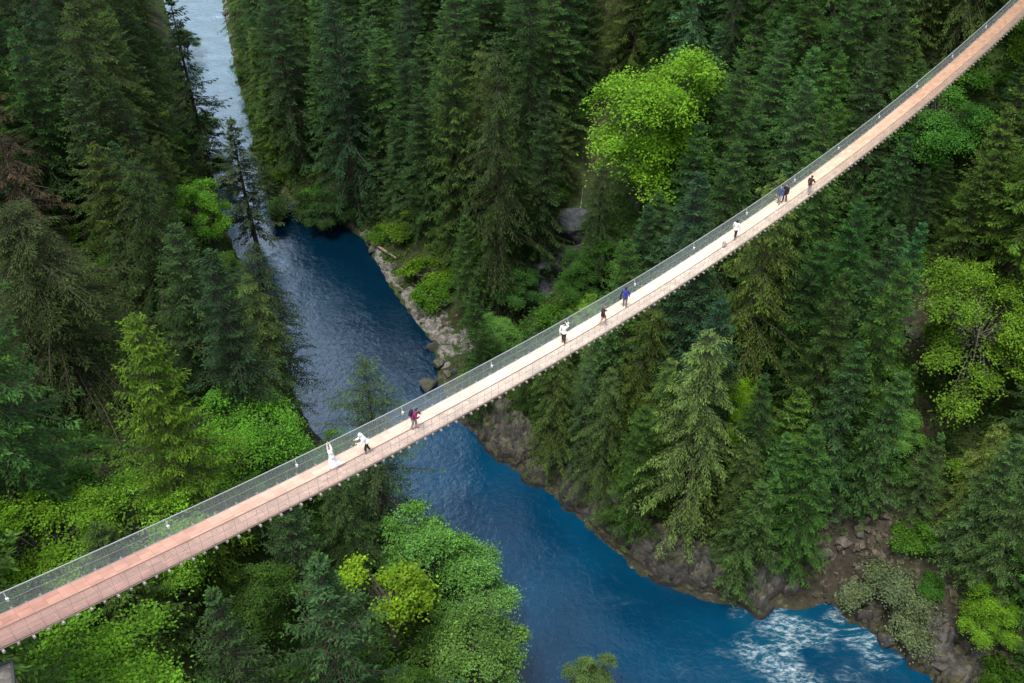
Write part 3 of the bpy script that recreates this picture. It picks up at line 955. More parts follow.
# regions of the valley that stay open: bridge, water, shore, gully, bare outcrop
BRIDGE_IMG = [(-40, 605), (0, 590), (164, 512), (340, 431), (413, 393), (600, 293), (669, 252), (780, 181), (1000, 5), (1040, -30), (1040, 25), (1000, 42), (780, 224), (669, 298), (600, 343), (413, 448), (340, 487), (164, 577), (0, 655), (-40, 675)]
OPEN = [
    [(196, -20), (222, -20), (238, 55), (240, 90), (252, 130), (264, 200), (285, 214), (326, 232), (362, 248), (388, 252), (424, 282), (446, 330), (464, 368), (440, 395), (322, 452), (300, 420), (286, 372), (272, 300), (262, 250), (246, 190), (226, 130), (206, 80), (198, 40)],
    [(440, 440), (478, 405), (490, 412), (510, 445), (552, 480), (590, 515), (636, 550), (690, 574), (740, 588), (800, 585), (815, 560), (845, 515), (865, 515), (878, 535), (880, 560), (905, 610), (960, 683), (545, 700), (516, 640), (476, 575), (450, 520), (432, 490)],
    [(568, 200), (582, 200), (578, 275), (552, 315), (542, 305), (552, 250)],
    [(905, 300), (955, 288), (972, 325), (930, 352), (906, 336)],
]


class Screen:
    pass


def pts_of(x, y, z, h, r, broad=False):
    out = []
    for f in (0.12, .25, .4, .55, .7, .85, 1.0):
        w = r * ((1 - f) * .85 + .02) if not broad else r * .8 * math.sqrt(max(0.02, 1 - (2 * f - 1.05) ** 2))
        u, v, d = project((x, y, z + h * f))
        wp = w * CAM_F / max(d, 1)
        for k in (-1, 0, 1):
            out.append((u + k * wp, v, d))
    return np.array(out)


BT = np.arange(-80, 75, 0.5)
BPX = np.array([project(bp(t)) for t in BT])
FRONT = []      # (image polygon, depth): nothing scattered may stand nearer inside it


def blocked(x, y, z, h, r, broad=False):
    q = pts_of(x, y, z, h, r, broad)
    bd = np.interp(q[:, 0], BPX[:, 0], BPX[:, 2])
    m = in_poly(q[:, 0], q[:, 1], BRIDGE_IMG) & (q[:, 2] < bd + 1.5)
    if m.any(): return 9
    # crowns must not come close below the walkway
    n = 0
    for poly in OPEN:
        n += int(in_poly(q[:, 0], q[:, 1], poly).sum())
    for poly, dep in FRONT:
        n += int((in_poly(q[:, 0], q[:, 1], poly) & (q[:, 2] < dep - 2)).sum())
    return n


def near_bridge(x, y, z, h, r):
    t = (x - BP0[0]) * BDX + (y - BP0[1]) * BDY
    lat = abs(-(x - BP0[0]) * BDY + (y - BP0[1]) * BDX)
    if abs(t) > 80: return False
    return lat < r + 2.2 and z + h > bz(t) - 2.5


def tip_ground(u, v, h):
    d = ray(u, v)
    ts = np.arange(25, 400, 0.25)
    X, Y, Z = d[0] * ts, d[1] * ts, CAM_H + d[2] * ts
    hh = np.maximum(terrain_h(X, Y), 0)
    i = int(np.argmax(Z - h < hh))
    return X[i], Y[i], hh[i]


# ------------------------------------------------------------ trees one can single out in the photo
KEY = [
    # kind, tip u, v, height, radius, colour, variant, label
    ('maple', 655, 55, 23, 8.6, (.125, .265, .020), 0, 'large bright lime green maple standing out among dark conifers beside the gully'),
    ('maple', 1000, 278, 18, 6.6, (.10, .195, .020), 1, 'yellow green maple beside the bare rock outcrop on the right slope'),
    ('maple', 950, 82, 14, 5.2, (.07, .21, .035), 2, 'fresh green round maple just under the upper right end of the bridge'),
    ('gold', 132, 316, 29, 4.8, (.070, .135, .015), 0, 'yellow tipped bright cedar on the left bank above the walkway'),
    ('maple', 250, 402, 16, 5.2, (.085, .23, .025), 1, 'bright green maple next to the yellow tipped cedar above the walkway'),
    ('great', 10, 205, 25, 8.6, (.036, .056, .021), 0, 'big brownish hemlock with long drooping boughs at the left edge'),
    ('dead', -28, 70, 30, 4.6, (.06, .046, .032), 0, 'brown dying fir at the upper left edge'),
    ('sparse', 168, -15, 36, 5.0, (.016, .034, .016), 0, 'thin dark pine silhouetted against the pale upper river'),
    ('sparse', 232, 118, 24, 4.6, (.034, .058, .030), 1, 'see through grey green pine leaning over the upper river bend'),
    ('alder', 196, 178, 13, 4.0, (.085, .22, .022), 0, 'bright green alder beside the see through pine by the upper river'),
    ('hemlock', 250, 245, 27, 5.2, (.026, .048, .020), 1, 'dark hemlock overhanging the left water edge above the maple'),
    ('fir', 213, 255, 30, 5.2, (.018, .044, .020), 1, 'dark fir on the left bank behind the overhanging hemlock'),
    ('wisp', 366, 362, 29, 6.4, (.045, .088, .036), 0, 'lone blue green fir rising from the river edge just behind the walkway'),
    ('maple', 28, 512, 12, 5.2, (.11, .23, .018), 2, 'yellow green maple above the walkway at the lower left'),
    ('maple', 78, 640, 14, 6.0, (.105, .24, .022), 0, 'bright leafy maple under the walkway beside the grey roof corner'),
    ('young', 318, 556, 22, 6.0, (.036, .085, .034), 0, 'broad blue green young fir at the bottom below the walkway'),
    ('young', 214, 590, 20, 4.4, (.036, .076, .030), 1, 'slim young fir at the bottom left of the broad blue green fir'),
    ('lime', 384, 558, 15, 4.2, (.14, .25, .018), 0, 'small yellow maple between the broad young fir and pale alders'),
    ('alder', 418, 516, 14, 5.0, (.095, .23, .050), 0, 'light green alder leaning over the water below the walkway'),
    ('alder', 468, 552, 13, 4.6, (.11, .25, .065), 1, 'pale feathery alder at the water edge below the light green alder'),
    ('alder', 470, 622, 14, 5.2, (.10, .20, .050), 0, 'olive alder at the bottom centre beside the blue river'),
    ('alder', 590, 666, 8, 2.4, (.10, .17, .06), 1, 'small grey green alder top poking up at the bottom over water'),
    ('willow', 893, 572, 5.6, 5.4, (.115, .16, .085), 0, 'pale grey green willow spreading over rocks beside the rapids'),
    ('alder', 1000, 604, 7.5, 3.0, (.10, .21, .018), 1, 'yellow green bush on the rocky right shore beyond the willow'),
    ('maple', 740, 372, 13, 2.6, (.15, .29, .018), 2, 'small yellow green maple peeking out between dark conifers'),
    ('hemlock', 494, 40, 42, 5.6, (.034, .062, .022), 2, 'tall mid green hemlock with layered boughs in the middle of the far bank'),
    ('cedar', 452, 45, 36, 5.0, (.040, .078, .020), 1, 'tall olive cedar left of the layered hemlock on the far bank'),
    ('fir', 330, -20, 40, 6.6, (.018, .050, .024), 0, 'broad dark fir above the dark river bend on the far bank'),
    ('fir', 268, -30, 36, 5.6, (.024, .058, .022), 1, 'dark fir at the corner of the upper river on the far bank'),
    ('spire', 696, 172, 30, 5.0, (.026, .062, .034), 0, 'bluish spruce standing in front of the large lime maple'),
    ('fir', 718, 300, 27, 4.4, (.020, .060, .036), 1, 'bluish fir under the walkway with its tip beside the shaded planks'),
    ('alder', 520, 268, 9, 3.6, (.040, .11, .028), 1, 'small green alder at the mouth of the dark gully'),
    ('shrub', 425, 262, 4.2, 4.2, (.085, .18, .014), 0, 'yellow green shrub above the gravel bar'),
    ('shrub', 438, 285, 4.0, 3.6, (.060, .15, .014), 1, 'green shrub beside the upper gravel bar, below the yellow green one'),
    ('shrub', 400, 216, 4.0, 3.6, (.075, .15, .014), 2, 'green shrub on the dark bank at the top of the gravel bar'),
    ('fir', 546, 120, 27, 4.4, (.024, .058, .018), 0, 'dark fir standing at the left side of the gully mouth'),
    ('hemlock', 604, 165, 19, 3.6, (.026, .055, .017), 1, 'dark hemlock between the dark gully and the large lime maple'),
    ('alder', 612, 235, 8, 3.6, (.036, .10, .017), 0, 'fresh green alder on the gully edge above the walkway'),
    ('alder', 585, 262, 8, 3.4, (.032, .088, .016), 1, 'mid green alder lowest on the gully edge above the walkway'),
]
FRONT += [([(580, 140), (600, 100), (630, 60), (700, 60), (690, 150), (660, 195), (600, 195)], 1e9),
          ([(915, 340), (960, 290), (1030, 280), (1030, 420), (950, 430), (915, 400)], 1e9),
          ([(915, 90), (985, 90), (985, 150), (915, 150)], 1e9),
          ([(95, 400), (125, 320), (215, 430), (215, 505), (100, 505)], 1e9),
          ([(208, 410), (285, 415), (285, 470), (215, 490)], 1e9),
          ([(-5, 520), (90, 520), (95, 545), (-5, 585)], 1e9),
          ([(10, 683), (20, 650), (140, 645), (140, 683)], 1e9),
          ([(280, 683), (320, 560), (370, 683)], 1e9), ([(190, 683), (214, 592), (250, 683)], 1e9),
          ([(355, 560), (420, 560), (410, 660), (360, 660)], 1e9),
          ([(390, 520), (520, 540), (545, 683), (430, 683)], 1e9),
          ([(355, 380), (385, 380), (405, 430), (340, 440)], 1e9),
          ([(205, 120), (262, 120), (262, 255), (180, 255), (185, 180)], 1e9),
          ([(150, -20), (200, -20), (205, 60), (195, 120), (160, 120)], 1e9),
          ([(390, 230), (420, 240), (460, 320), (470, 370), (400, 280)], 1e9),
          ([(845, 580), (900, 570), (950, 640), (860, 640)], 1e9), ([(975, 600), (1024, 600), (1024, 660), (975, 660)], 1e9),
          ([(725, 372), (755, 372), (755, 410), (725, 410)], 1e9),
          ([(0, 200), (60, 220), (115, 300), (90, 430), (0, 430)], 1e9),
          ([(505, 268), (535, 268), (530, 330), (505, 320)], 1e9), ([(570, 240), (630, 225), (630, 270), (550, 310)], 1e9)]
TREES = []      # (x, y, r) of everything planted
for (kd, u, v, h, r, col, va, lab) in KEY:
    x, y, z = tip_ground(u, v, h)
    o = plant(kd, x, y, z, h, r, random.uniform(0, 6.28), tuple(q * .87 for q in col), va)
    o['label'] = lab
    TREES.append((x, y, r * .8))

# ------------------------------------------------------------ the rest of the forest
LANDMARKS = [
    ('the large lime maple', 645, 130), ('the rock outcrop', 935, 320), ("the right yellow green maple", 975, 360), ("the round bridge end maple", 950, 125),
    ('the yellow tipped cedar', 150, 410), ('the big brownish hemlock', 50, 310), ('the see through pine', 228, 190), ('the thin silhouetted pine', 178, 60),
    ('the dark river bend', 300, 205), ('the gravel bar', 425, 310), ('the dark gully', 562, 260), ('the layered hemlock', 492, 130), ('the person in blue', 624, 299),
    ("the striding person", 736, 232), ('the pair of people', 782, 194), ("the small yellow maple", 740, 395), ('the white rapids', 800, 640), ('the pale willow', 893, 605),
    ("the hooded person", 367, 440), ('the person in magenta', 413, 420), ('the grey roof corner', 5, 670), ('the broad young fir', 320, 620), ('the light green alder', 425, 560), ('the overhanging hemlock', 250, 330), ('the bright upper alder', 200, 220), ('the lower left maple', 35, 550), ('the brown dying fir', 5, 150), ('the bright lower maple', 82, 665), ("the bridge's upper right end", 1005, 20),
    ('the mossy ledge', 610, 530), ("the white dressed person", 330, 458), ('the rocky slide', 850, 530), ("the right shore bush", 1000, 630), ("the broad dark bend fir", 330, 90),
]
ORD = 'first second third fourth fifth sixth seventh eighth ninth tenth eleventh twelfth thirteenth fourteenth fifteenth sixteenth seventeenth eighteenth nineteenth twentieth twenty-first twenty-second twenty-third twenty-fourth twenty-fifth twenty-sixth twenty-seventh twenty-eighth twenty-ninth thirtieth'.split()
NTH = ['', 'second nearest ', 'third nearest ', 'fourth nearest ', 'fifth nearest ', 'sixth nearest ', 'seventh nearest ', 'eighth nearest ', 'ninth nearest ', 'tenth nearest ', 'eleventh nearest ', 'twelfth nearest ']


def direction(du, dv):
    a = math.degrees(math.atan2(-dv, du)) % 360
    return ['right of', 'upper right of', 'above', 'upper left of', 'left of', 'lower left of', 'below', 'lower right of'][int(((a + 22.5) % 360) // 45)]


def shade(kd, col):
    l = col[1]
    hue = col[0] / max(col[1], 1e-4)
    if kd in ('maple', 'alder', 'shrub'):
        return 'yellow green' if hue > .46 else 'fresh green' if l > .1 else 'mid green'
    if col[2] > col[1] * .48: return 'bluish dark' if l < .055 else 'bluish'
    if hue > .56: return 'olive'
    return 'dark green' if l < .052 else 'mid green'


PENDING = []
random.seed(77)
cand = []
for _ in range(26000):
    cand.append((random.uniform(-125, 150), random.uniform(8, 262)))
CX = np.array([c[0] for c in cand]); CY = np.array([c[1] for c in cand])
CH = terrain_h(CX, CY)
CDL, CDR = seg_dist(CX, CY, LB), seg_dist(CX, CY, RB)
CIN = in_poly(CX, CY, RIVER)
CG = seg_dist(CX, CY, GULLY)
SPEC = fbm(CX / 38, CY / 38, 0, 3, 71)
# numbers of the trees and shrubs wholly hidden behind the others: left out
# numbers of the trees and shrubs wholly hidden behind the others: left out
EXCLUDE = {
    2, 4, 5, 7, 8, 9, 10, 11, 12, 15, 17, 18, 19, 20, 21, 22, 24, 25, 31, 32, 33, 35, 36, 37, 38, 42, 43, 44, 45, 46, 47, 48, 49, 50, 51, 52, 54, 55, 58, 59, 60, 61, 62, 63,
    64, 65, 67, 70, 72, 73, 78, 80, 81, 82, 86, 87, 88, 90, 91, 92, 93, 94, 96, 97, 99, 101, 102, 103, 104, 106, 109, 111, 113, 114, 116, 119, 122, 123, 125, 127, 129, 130,
    132, 134, 135, 136, 137, 138, 139, 141, 142, 146, 147, 148, 149, 150, 151, 152, 153, 155, 156, 157, 161, 162, 163, 165, 167, 169, 170, 171, 174, 175, 176, 179, 180, 181,
    184, 186, 187, 188, 189, 191, 192, 194, 195, 197, 201, 202, 203, 208, 209, 210, 211, 214, 217, 219, 224, 225, 226, 228, 229, 230, 231, 232, 233, 234, 235, 236, 238, 239,
    243, 244, 247, 248, 249, 250, 251, 253, 254, 255, 256, 261, 262, 264, 265, 267, 268, 269, 271, 273, 274, 275, 277, 279, 281, 283, 285, 288, 290, 291, 292, 293, 295, 297,
    298, 300, 302, 303, 305, 306, 307, 308, 309, 310, 311, 313, 314, 317, 318, 320, 322, 324, 327, 329, 330, 332, 336, 337, 338, 339, 340, 341, 342, 343, 344, 345, 346, 348,
    349, 351, 353, 354, 355, 356, 357, 358, 359, 362, 363, 364, 365, 366, 368, 369, 370, 371, 372, 373, 374, 376, 378, 381, 383, 385, 387, 390, 391, 399, 400, 404, 405, 406,
    407, 411, 412, 415, 416, 420, 422, 423, 424, 425, 427, 429, 430, 432, 433, 435, 436, 437, 438, 441, 446, 447, 448, 450, 455, 456, 457, 458, 459, 462, 463, 464, 465, 466,
    467, 468, 469, 470, 471, 473, 475, 476, 479, 481, 482, 483, 485, 487, 492, 493, 495, 496, 497, 499, 500, 502, 503, 504, 505, 507, 508, 510, 513, 516, 517, 518, 521, 522,
    524, 525, 526, 527, 528, 534, 535, 536, 537, 540, 541, 544, 545, 546, 548, 549, 550, 551, 552, 554, 555, 557, 558, 562, 564, 566, 567, 569, 570, 571, 572, 575, 576, 578,
    579, 580, 581, 582, 584, 586, 587, 588, 589, 590, 591, 592, 593, 594, 595, 598, 599, 601, 602, 603, 604, 607, 609, 610, 611, 615, 618, 625, 626, 629, 633, 635, 638, 639,
    640, 641, 642, 644, 645, 646, 652, 653, 657, 663, 666, 670, 672, 674, 675, 676, 678, 679, 680, 681, 684, 685, 686, 687, 689, 693, 695, 698, 700, 703, 705, 706, 708, 711,
    713, 714, 715, 717, 718, 720, 724, 725, 729, 733, 734, 735, 738, 740, 741, 742, 743, 750, 751, 753, 757, 760, 761, 762, 763, 764, 770, 771, 773, 775, 776, 779, 780, 782,
    784, 786, 787, 789, 790, 792, 793, 794, 795, 799, 804, 805, 806, 808, 809, 811, 812, 815, 817, 818, 820, 821, 822, 825, 826, 829, 830, 832, 833, 834, 838, 839, 840, 841,
    843, 844, 846, 847, 854, 856, 857, 858, 860, 862, 863, 867, 868, 871, 874, 877, 879, 884, 886, 887, 889, 890, 892, 893, 896, 900, 901, 906, 907, 911, 913, 914, 915, 916,
    917, 918, 920, 921, 924, 926, 927, 928, 929, 930, 931, 933, 935, 936, 937, 939, 943, 944, 946, 948, 949, 951, 954, 957, 958, 960, 963, 965, 968, 970, 972, 974, 977, 979,
    981, 982, 986, 988, 990, 991, 994, 996, 997, 998, 999, 1002, 1004, 1005, 1006, 1007, 1008, 1011, 1012, 1014, 1016, 1017, 1018, 1019, 1021, 1023, 1032, 1033, 1035, 1036,
    1038, 1039, 1040, 1041, 1042, 1044, 1045, 1047, 1050,
}
nid = 0
for i in range(len(cand)):
    x, y, z = CX[i], CY[i], CH[i]
    if CIN[i]: continue
    dd = min(CDL[i], CDR[i]); left = CDL[i] < CDR[i]
    if dd < (1.6 if y > 128 else 2.0) or (not left and CG[i] < (4.0 if y < 135 else 2.0)): continue
    pu, pv, pd = project((x, y, z + 12))
    if pd < 18 or pu < -190 or pu > 1214 or pv < -330 or pv > 900: continue
    q = random.random()
    if left and y < 78:
        kd = 'alder' if q < .22 else 'maple' if q < .36 else 'young' if q < .5 else 'cedar' if q < .62 else 'hemlock' if q < .8 else 'fir'
    elif left:
        kd = 'hemlock' if q < .34 else 'fir' if q < .72 else 'cedar' if q < .84 else 'spire' if q < .95 else 'maple'
    else:
        s = SPEC[i] + random.gauss(0, .22)
        kd = 'fir' if s < -.12 else 'spire' if s < 0.02 else 'hemlock' if s < .2 else 'cedar' if s < .36 else 'fir'
        if q < .03: kd = 'maple'
        elif q < .07: kd = 'alder'
        elif q < .17: kd = 'young'
    if kd in ('fir', 'hemlock', 'cedar', 'spire'):
        h = random.uniform(21, 35) * (0.75 + 0.25 * min(1, dd / 12)); r = h * {'fir': .165, 'hemlock': .18, 'cedar': .185, 'spire': .14}[kd] * random.uniform(.85, 1.15)
        if not left and x + .3 * y > 45: h *= .85; r *= .9
    elif kd == 'young':
        h = random.uniform(11, 18); r = h * .23
    elif kd == 'maple':
        h = random.uniform(10, 15); r = h * .38
    else:
        h = random.uniform(8, 13); r = h * .34
    sp = 1.0 if kd in ('maple', 'alder') else .92
    if any((x - a) ** 2 + (y - b) ** 2 < (sp * (r + c)) ** 2 * .33 for a, b, c in TREES): continue
    broad = kd in ('maple', 'alder')
    ok = False
    for sh in (1, .85, .7, .55):
        if near_bridge(x, y, z, h * sh, r * sh): continue
        if blocked(x, y, z, h * sh, r * sh, broad) <= 0:
            ok = True; break
    if not ok: continue
    h *= sh; r *= sh ** .7
    if h < 9 and not broad and kd != 'young': kd = 'young'; r = max(r, h * .2)
    TREES.append((x, y, r))
    nid += 1
    PENDING.append((kd, x, y, z, h, r, left, nid))

# undergrowth shrubs in the gaps and along the banks
SH = []
for i in range(len(cand)):
    if len(SH) > 285: break
    j = len(cand) - 1 - i
    x, y, z = CX[j], CY[j], CH[j]
    if CIN[j]: continue
    dd = min(CDL[j], CDR[j]); left = CDL[j] < CDR[j]
    if (x + 13) ** 2 / 60 + (y - 119) ** 2 / 200 < 1 and not left: continue
    if dd < (.8 if y > 120 else 2.6) or dd > 75 or (not left and CG[j] < 3.2): continue
    pu, pv, pd = project((x, y, z + 2))
    if pd < 20 or pu < -60 or pu > 1084 or pv < -60 or pv > 740: continue
    h = random.uniform(2.2, 5.2); r = h * random.uniform(.65, .95)
    if any((x - a) ** 2 + (y - b) ** 2 < (c * .42 + r * .5) ** 2 for a, b, c in TREES): continue
    if any((x - a) ** 2 + (y - b) ** 2 < (c * .8 + r * .8) ** 2 for a, b, c in SH): continue
    if near_bridge(x, y, z, h, r): continue
    if blocked(x, y, z, h, r, True) > 1: continue
    SH.append((x, y, r))
    nid += 1
    PENDING.append(('shrub', x, y, z, h, r, left, nid))

CNT = {}
rows = []
for (kd, x, y, z, h, r, left, k) in PENDING:
    col = vary(BASECOL[kd], .24 if kd != 'shrub' else .35)
    if left and y > 95: col = tuple(q * .8 for q in col)  # falloff toward the frame edge put into the leaf colour of these trees
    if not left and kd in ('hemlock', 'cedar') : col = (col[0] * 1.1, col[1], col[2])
    rz = random.uniform(0, 6.28); va = random.randrange(99)
    if k in EXCLUDE: continue
    if left and y < 78 and kd == 'maple' and k % 2 == 0: kd, r, col = 'young', r * .75, vary(BASECOL['young'], .2)
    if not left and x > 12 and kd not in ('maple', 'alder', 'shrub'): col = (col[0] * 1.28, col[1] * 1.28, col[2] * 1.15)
    u, v, d = project((x, y, z + h))
    rows.append((kd, x, y, z, h, r, left, k, col, rz, va, u, v))
for row in rows:
    kd, x, y, z, h, r, left, k, col, rz, va, u, v = row
    w = {'shrub': 'shrub', 'maple': 'maple', 'alder': 'alder'}.get(kd, 'young conifer' if kd == 'young' else 'conifer')
    best = min(LANDMARKS, key=lambda l: math.hypot(l[1] - u, l[2] - v))
    key = (w, best[0], direction(u - best[1], v - best[2]))
    CNT.setdefault(key, []).append((math.hypot(best[1] - u, best[2] - v), k))
RANK = {}
for key, l in CNT.items():
    for n, (_, k) in enumerate(sorted(l)):
        RANK[k] = (key, n)
for row in rows:
    kd, x, y, z, h, r, left, k, col, rz, va, u, v = row
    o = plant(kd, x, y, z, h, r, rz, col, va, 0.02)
    o['tid'] = k
    (w, lm, dr), n = RANK[k]
    size = ('tall ' if h > 26 else 'short ' if h < 17 else '') if w == 'conifer' else ''
    nth = NTH[n] if n < len(NTH) else ORD[min(n, 29)] + ' nearest'
    o['label'] = f"{size}{shade(kd, col)} {w}, {nth.strip()} {dr} {lm}" if n else f"{size}{shade(kd, col)} {w} nearest {dr} {lm}"
    grp = 'shrubs' if kd == 'shrub' else 'broadleaf trees' if kd in ('maple', 'alder') else 'conifers'
    o['group'] = grp + (' on the left bank' if left else ' on the far bank')
print("TREES", len(KEY), len(rows))

# greenery leaning over the edges of the upper river
for (kd, u, v, h, r, col, va, lab) in [
    ('alder', 180, 26, 7, 3.2, (.034, .075, .022), 0, 'dark green alder on the left edge of the river near the top of the photo'),
    ('alder', 200, 112, 7, 2.8, (.040, .095, .024), 1, 'mid green alder on the left river edge above the see through pine'),
    ('shrub', 218, 160, 4.5, 3.2, (.036, .085, .018), 1, 'low dark shrub on the left river edge behind the see through pine'),
    ('shrub', 246, 76, 4.2, 3.4, (.034, .070, .018), 0, 'uppermost dark shrub overhanging the right edge of the pale upper river'),
    ('alder', 256, 98, 8, 3.0, (.030, .068, .018), 1, 'dark alder overhanging the right edge of the pale upper river'),
    ('shrub', 259, 140, 4.8, 3.2, (.030, .066, .016), 2, 'dark shrub overhanging the right river edge just upstream of the bend'),
    ('young', 262, 160, 8, 2.8, (.024, .056, .019), 1, 'small dark fir standing at the inside of the river bend'),
    ('shrub', 292, 192, 4.6, 4.2, (.026, .058, .016), 0, 'dark shrub overhanging the shaded upper edge of the river bend'),
    ('alder', 325, 196, 7, 3.6, (.024, .056, .016), 0, 'dark alder overhanging the shaded river bend left of the drift log'),
]:
    x, y, z = tip_ground(u, v, h)
    o = plant(kd, x, y, z, h, r, u * .37, col, va)
    o['label'] = lab
# ------------------------------------------------------------ the suspension bridge
T0, T1, BAY = -75.0, 75.0, 7.5854 / 12
LAMP0 = -58.7093
NB = int((T1 - T0) / BAY)
TS = [LAMP0 + BAY * (k - round((LAMP0 - T0) / BAY)) for k in range(NB + 1)]
bridge = empty('suspension_bridge', tuple(bp(0)))
tag(bridge, 'long narrow wooden suspension footbridge with wire net sides hung across the canyon', 'bridge')
BINV = Matrix.Translation(-Vector(bp(0)))


def bpart(mb, name, mat, smooth=False, parent=None):
    me = mb.mesh(name, smooth)
    me.transform(BINV)
    return link(name, me, parent or bridge, mat)


def bdir(t):
    d = bp(t + .05) - bp(t - .05)
    return d / np.linalg.norm(d)


NV = np.array([BNX, BNY, 0.0]); UPV = np.array([0, 0, 1.0])
# boards: panels one bay long, six boards side by side
mb = MB(); along = []
nbd = 6; bw = BW / nbd
rj = random.Random(5)
for a, b in zip(TS[:-1], TS[1:]):
    c0, c1 = bp(a), bp(b)
    d = c1 - c0; ln = np.linalg.norm(d); d = d / ln
    for k in range(nbd):
        lat = -BW / 2 + bw * (k + .5)
        dz = rj.uniform(-.006, .006)
        mb.box((c0 + c1) / 2 + NV * lat + UPV * (-0.03 + dz), d * (ln / 2 - .004), NV * (bw / 2 - .003), np.cross(d, NV) * 0.024)
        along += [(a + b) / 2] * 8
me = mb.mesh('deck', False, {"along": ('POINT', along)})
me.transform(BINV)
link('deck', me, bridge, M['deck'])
# bearers under the boards, their pale ends stick out below the nets
order = sorted(range(len(TS)), key=lambda i: project(bp(TS[i]))[2] if project(bp(TS[i]))[0] > -40 else 1e6)
rest = MB()
big = set(order[:100])
for i, t in enumerate(TS):
    m = rest if i not in big else MB()
    ext = 0.20 if i % 2 == 0 else 0.13
    m.box(bp(t, 0, -.12), bdir(t) * .045, NV * (BW / 2 + ext), np.cross(bdir(t), NV) * 0.05)
    for s in (-1, 1):
        m.box(bp(t, s * (BW / 2 + ext + .012), -.12), bdir(t) * .05, NV * .012, np.cross(bdir(t), NV) * 0.06)
    if i in big:
        bpart(m, 'bearer', M['beam'])
tag(bpart(rest, 'bearer', M['beam']), kind='stuff')
# hand cables, foot cables and main cables
tt = np.arange(T0, T1 + .1, 1.0)
for s in (1, -1):
    m = MB(); m.tube([bp(t, s * (BW / 2 + BLEAN), BRAIL) for t in tt], .032, 6)
    bpart(m, 'handrail', M['cable'] if s > 0 else M['rail'], True)
    m = MB(); m.tube([bp(t, s * (BW / 2 + BLEAN * .5), .62) for t in tt], .009, 5)
    bpart(m, 'guard_cable', M['cable'], True)
    m = MB(); m.tube([bp(t, s * (BW / 2 + .05), -.045) for t in tt], .026, 6)
    bpart(m, 'foot_cable', M['cable'] if s > 0 else M['rail'], True)
# wire netting
for s in (1, -1):
    V, F, UV = [], [], []
    for i, t in enumerate(tt):
        for k in range(4):
            f = k / 3
            bulge = .03 * math.sin(f * math.pi)
            V.append(bp(t, s * (BW / 2 + .03 + (BLEAN - .03) * f + bulge), -.02 + (BRAIL + .01) * f)); UV.append((t, f * BRAIL))
    for i in range(len(tt) - 1):
        for k in range(3):
            F.append((i * 4 + k, i * 4 + 4 + k, i * 4 + 5 + k, i * 4 + 1 + k))
    me = mesh_np('side_net', np.array(V), np.array(F))
    uvl = me.uv_layers.new(name="UVMap")
    li = np.zeros(len(me.loops), dtype=np.int32); me.loops.foreach_get("vertex_index", li)
    uvl.data.foreach_set("uv", np.array(UV, dtype=np.float32)[li].ravel())
    me.transform(BINV)
    link('side_net', me, bridge, M['net'])
# thin hangers tying the bearers to the hand cables: the nearest as parts of their own
rest = MB()
big = set(order[:50])
for i, t in enumerate(TS):
    for s in (1, -1):
        m = rest if i not in big else MB()
        m.tube([bp(t, s * (BW / 2 + .06), -.1), bp(t, s * (BW / 2 + BLEAN + .01), BRAIL)], .0065, 4)
        if i in big:
            bpart(m, 'hanger', M['rail'] if s < 0 else M['cable'])
tag(bpart(rest, 'hanger', M['cable']), kind='stuff')
# small white lamps on the upstream hand cable
for k in range(-2, 18):
    t = LAMP0 + 7.5854 * k
    if t < T0 + 1 or t > T1 - 1: continue
    m = MB()
    c = bp(t, BW / 2 + BLEAN - .10, BRAIL * .60)
    m.box(c, bdir(t) * .045, NV * .04, UPV * .08)
    m.box(c + UPV * .095, bdir(t) * .065, NV * .06, UPV * .013)
    m.tube([c + UPV * .12, bp(t, BW / 2 + BLEAN - .02, BRAIL - .03)], .014, 5)
    bpart(m, 'lamp', M['lamp'])

# ------------------------------------------------------------ people on the bridge
def blob(parts, voxel, smooth=2):
    """one continuous skin round tapered limbs: parts are chains of (x, y, z, radius)"""
    m = MB()
    def ball(c, r, n=10):
        V, F = [], []
        for i in range(n // 2 + 1):
            th_ = math.pi * i / (n // 2)
            for j in range(n):
                a = 2 * math.pi * j / n
                V.append((c[0] + r * math.sin(th_) * math.cos(a), c[1] + r * math.sin(th_) * math.sin(a), c[2] + r * math.cos(th_)))
        for i in range(n // 2):
            for j in range(n):
                F.append((i * n + j, (i + 1) * n + j, (i + 1) * n + (j + 1) % n, i * n + (j + 1) % n))
        m.add(V, F)
    for ch in parts:
        if len(ch) == 1:
            ball(ch[0][:3], ch[0][3]); continue
        for a, b in zip(ch[:-1], ch[1:]):
            m.tube([a[:3], b[:3]], [a[3], b[3]], 10)
        for a in ch:
            ball(a[:3], a[3])
    me = m.mesh('tmp')
    o = bpy.data.objects.new('tmp', me); COL.objects.link(o)
    r = o.modifiers.new('r', 'REMESH'); r.mode = 'VOXEL'; r.voxel_size = voxel
    s = o.modifiers.new('s', 'SMOOTH'); s.iterations = smooth; s.factor = .5
    dg = bpy.context.evaluated_depsgraph_get(); dg.update()
    out = bpy.data.meshes.new_from_object(o.evaluated_get(dg))
    bpy.data.objects.remove(o)
    out.polygons.foreach_set("use_smooth", np.ones(len(out.polygons), dtype=bool))
    return out


CLOTH = {}


def cloth(col):
    if col not in CLOTH:
        CLOTH[col] = mat_plain('fabric', col, .85, 0, .2, 14)
    return CLOTH[col]


SKIN = mat_plain('skin', (.48, .29, .21), .55, 0, .06, 10)


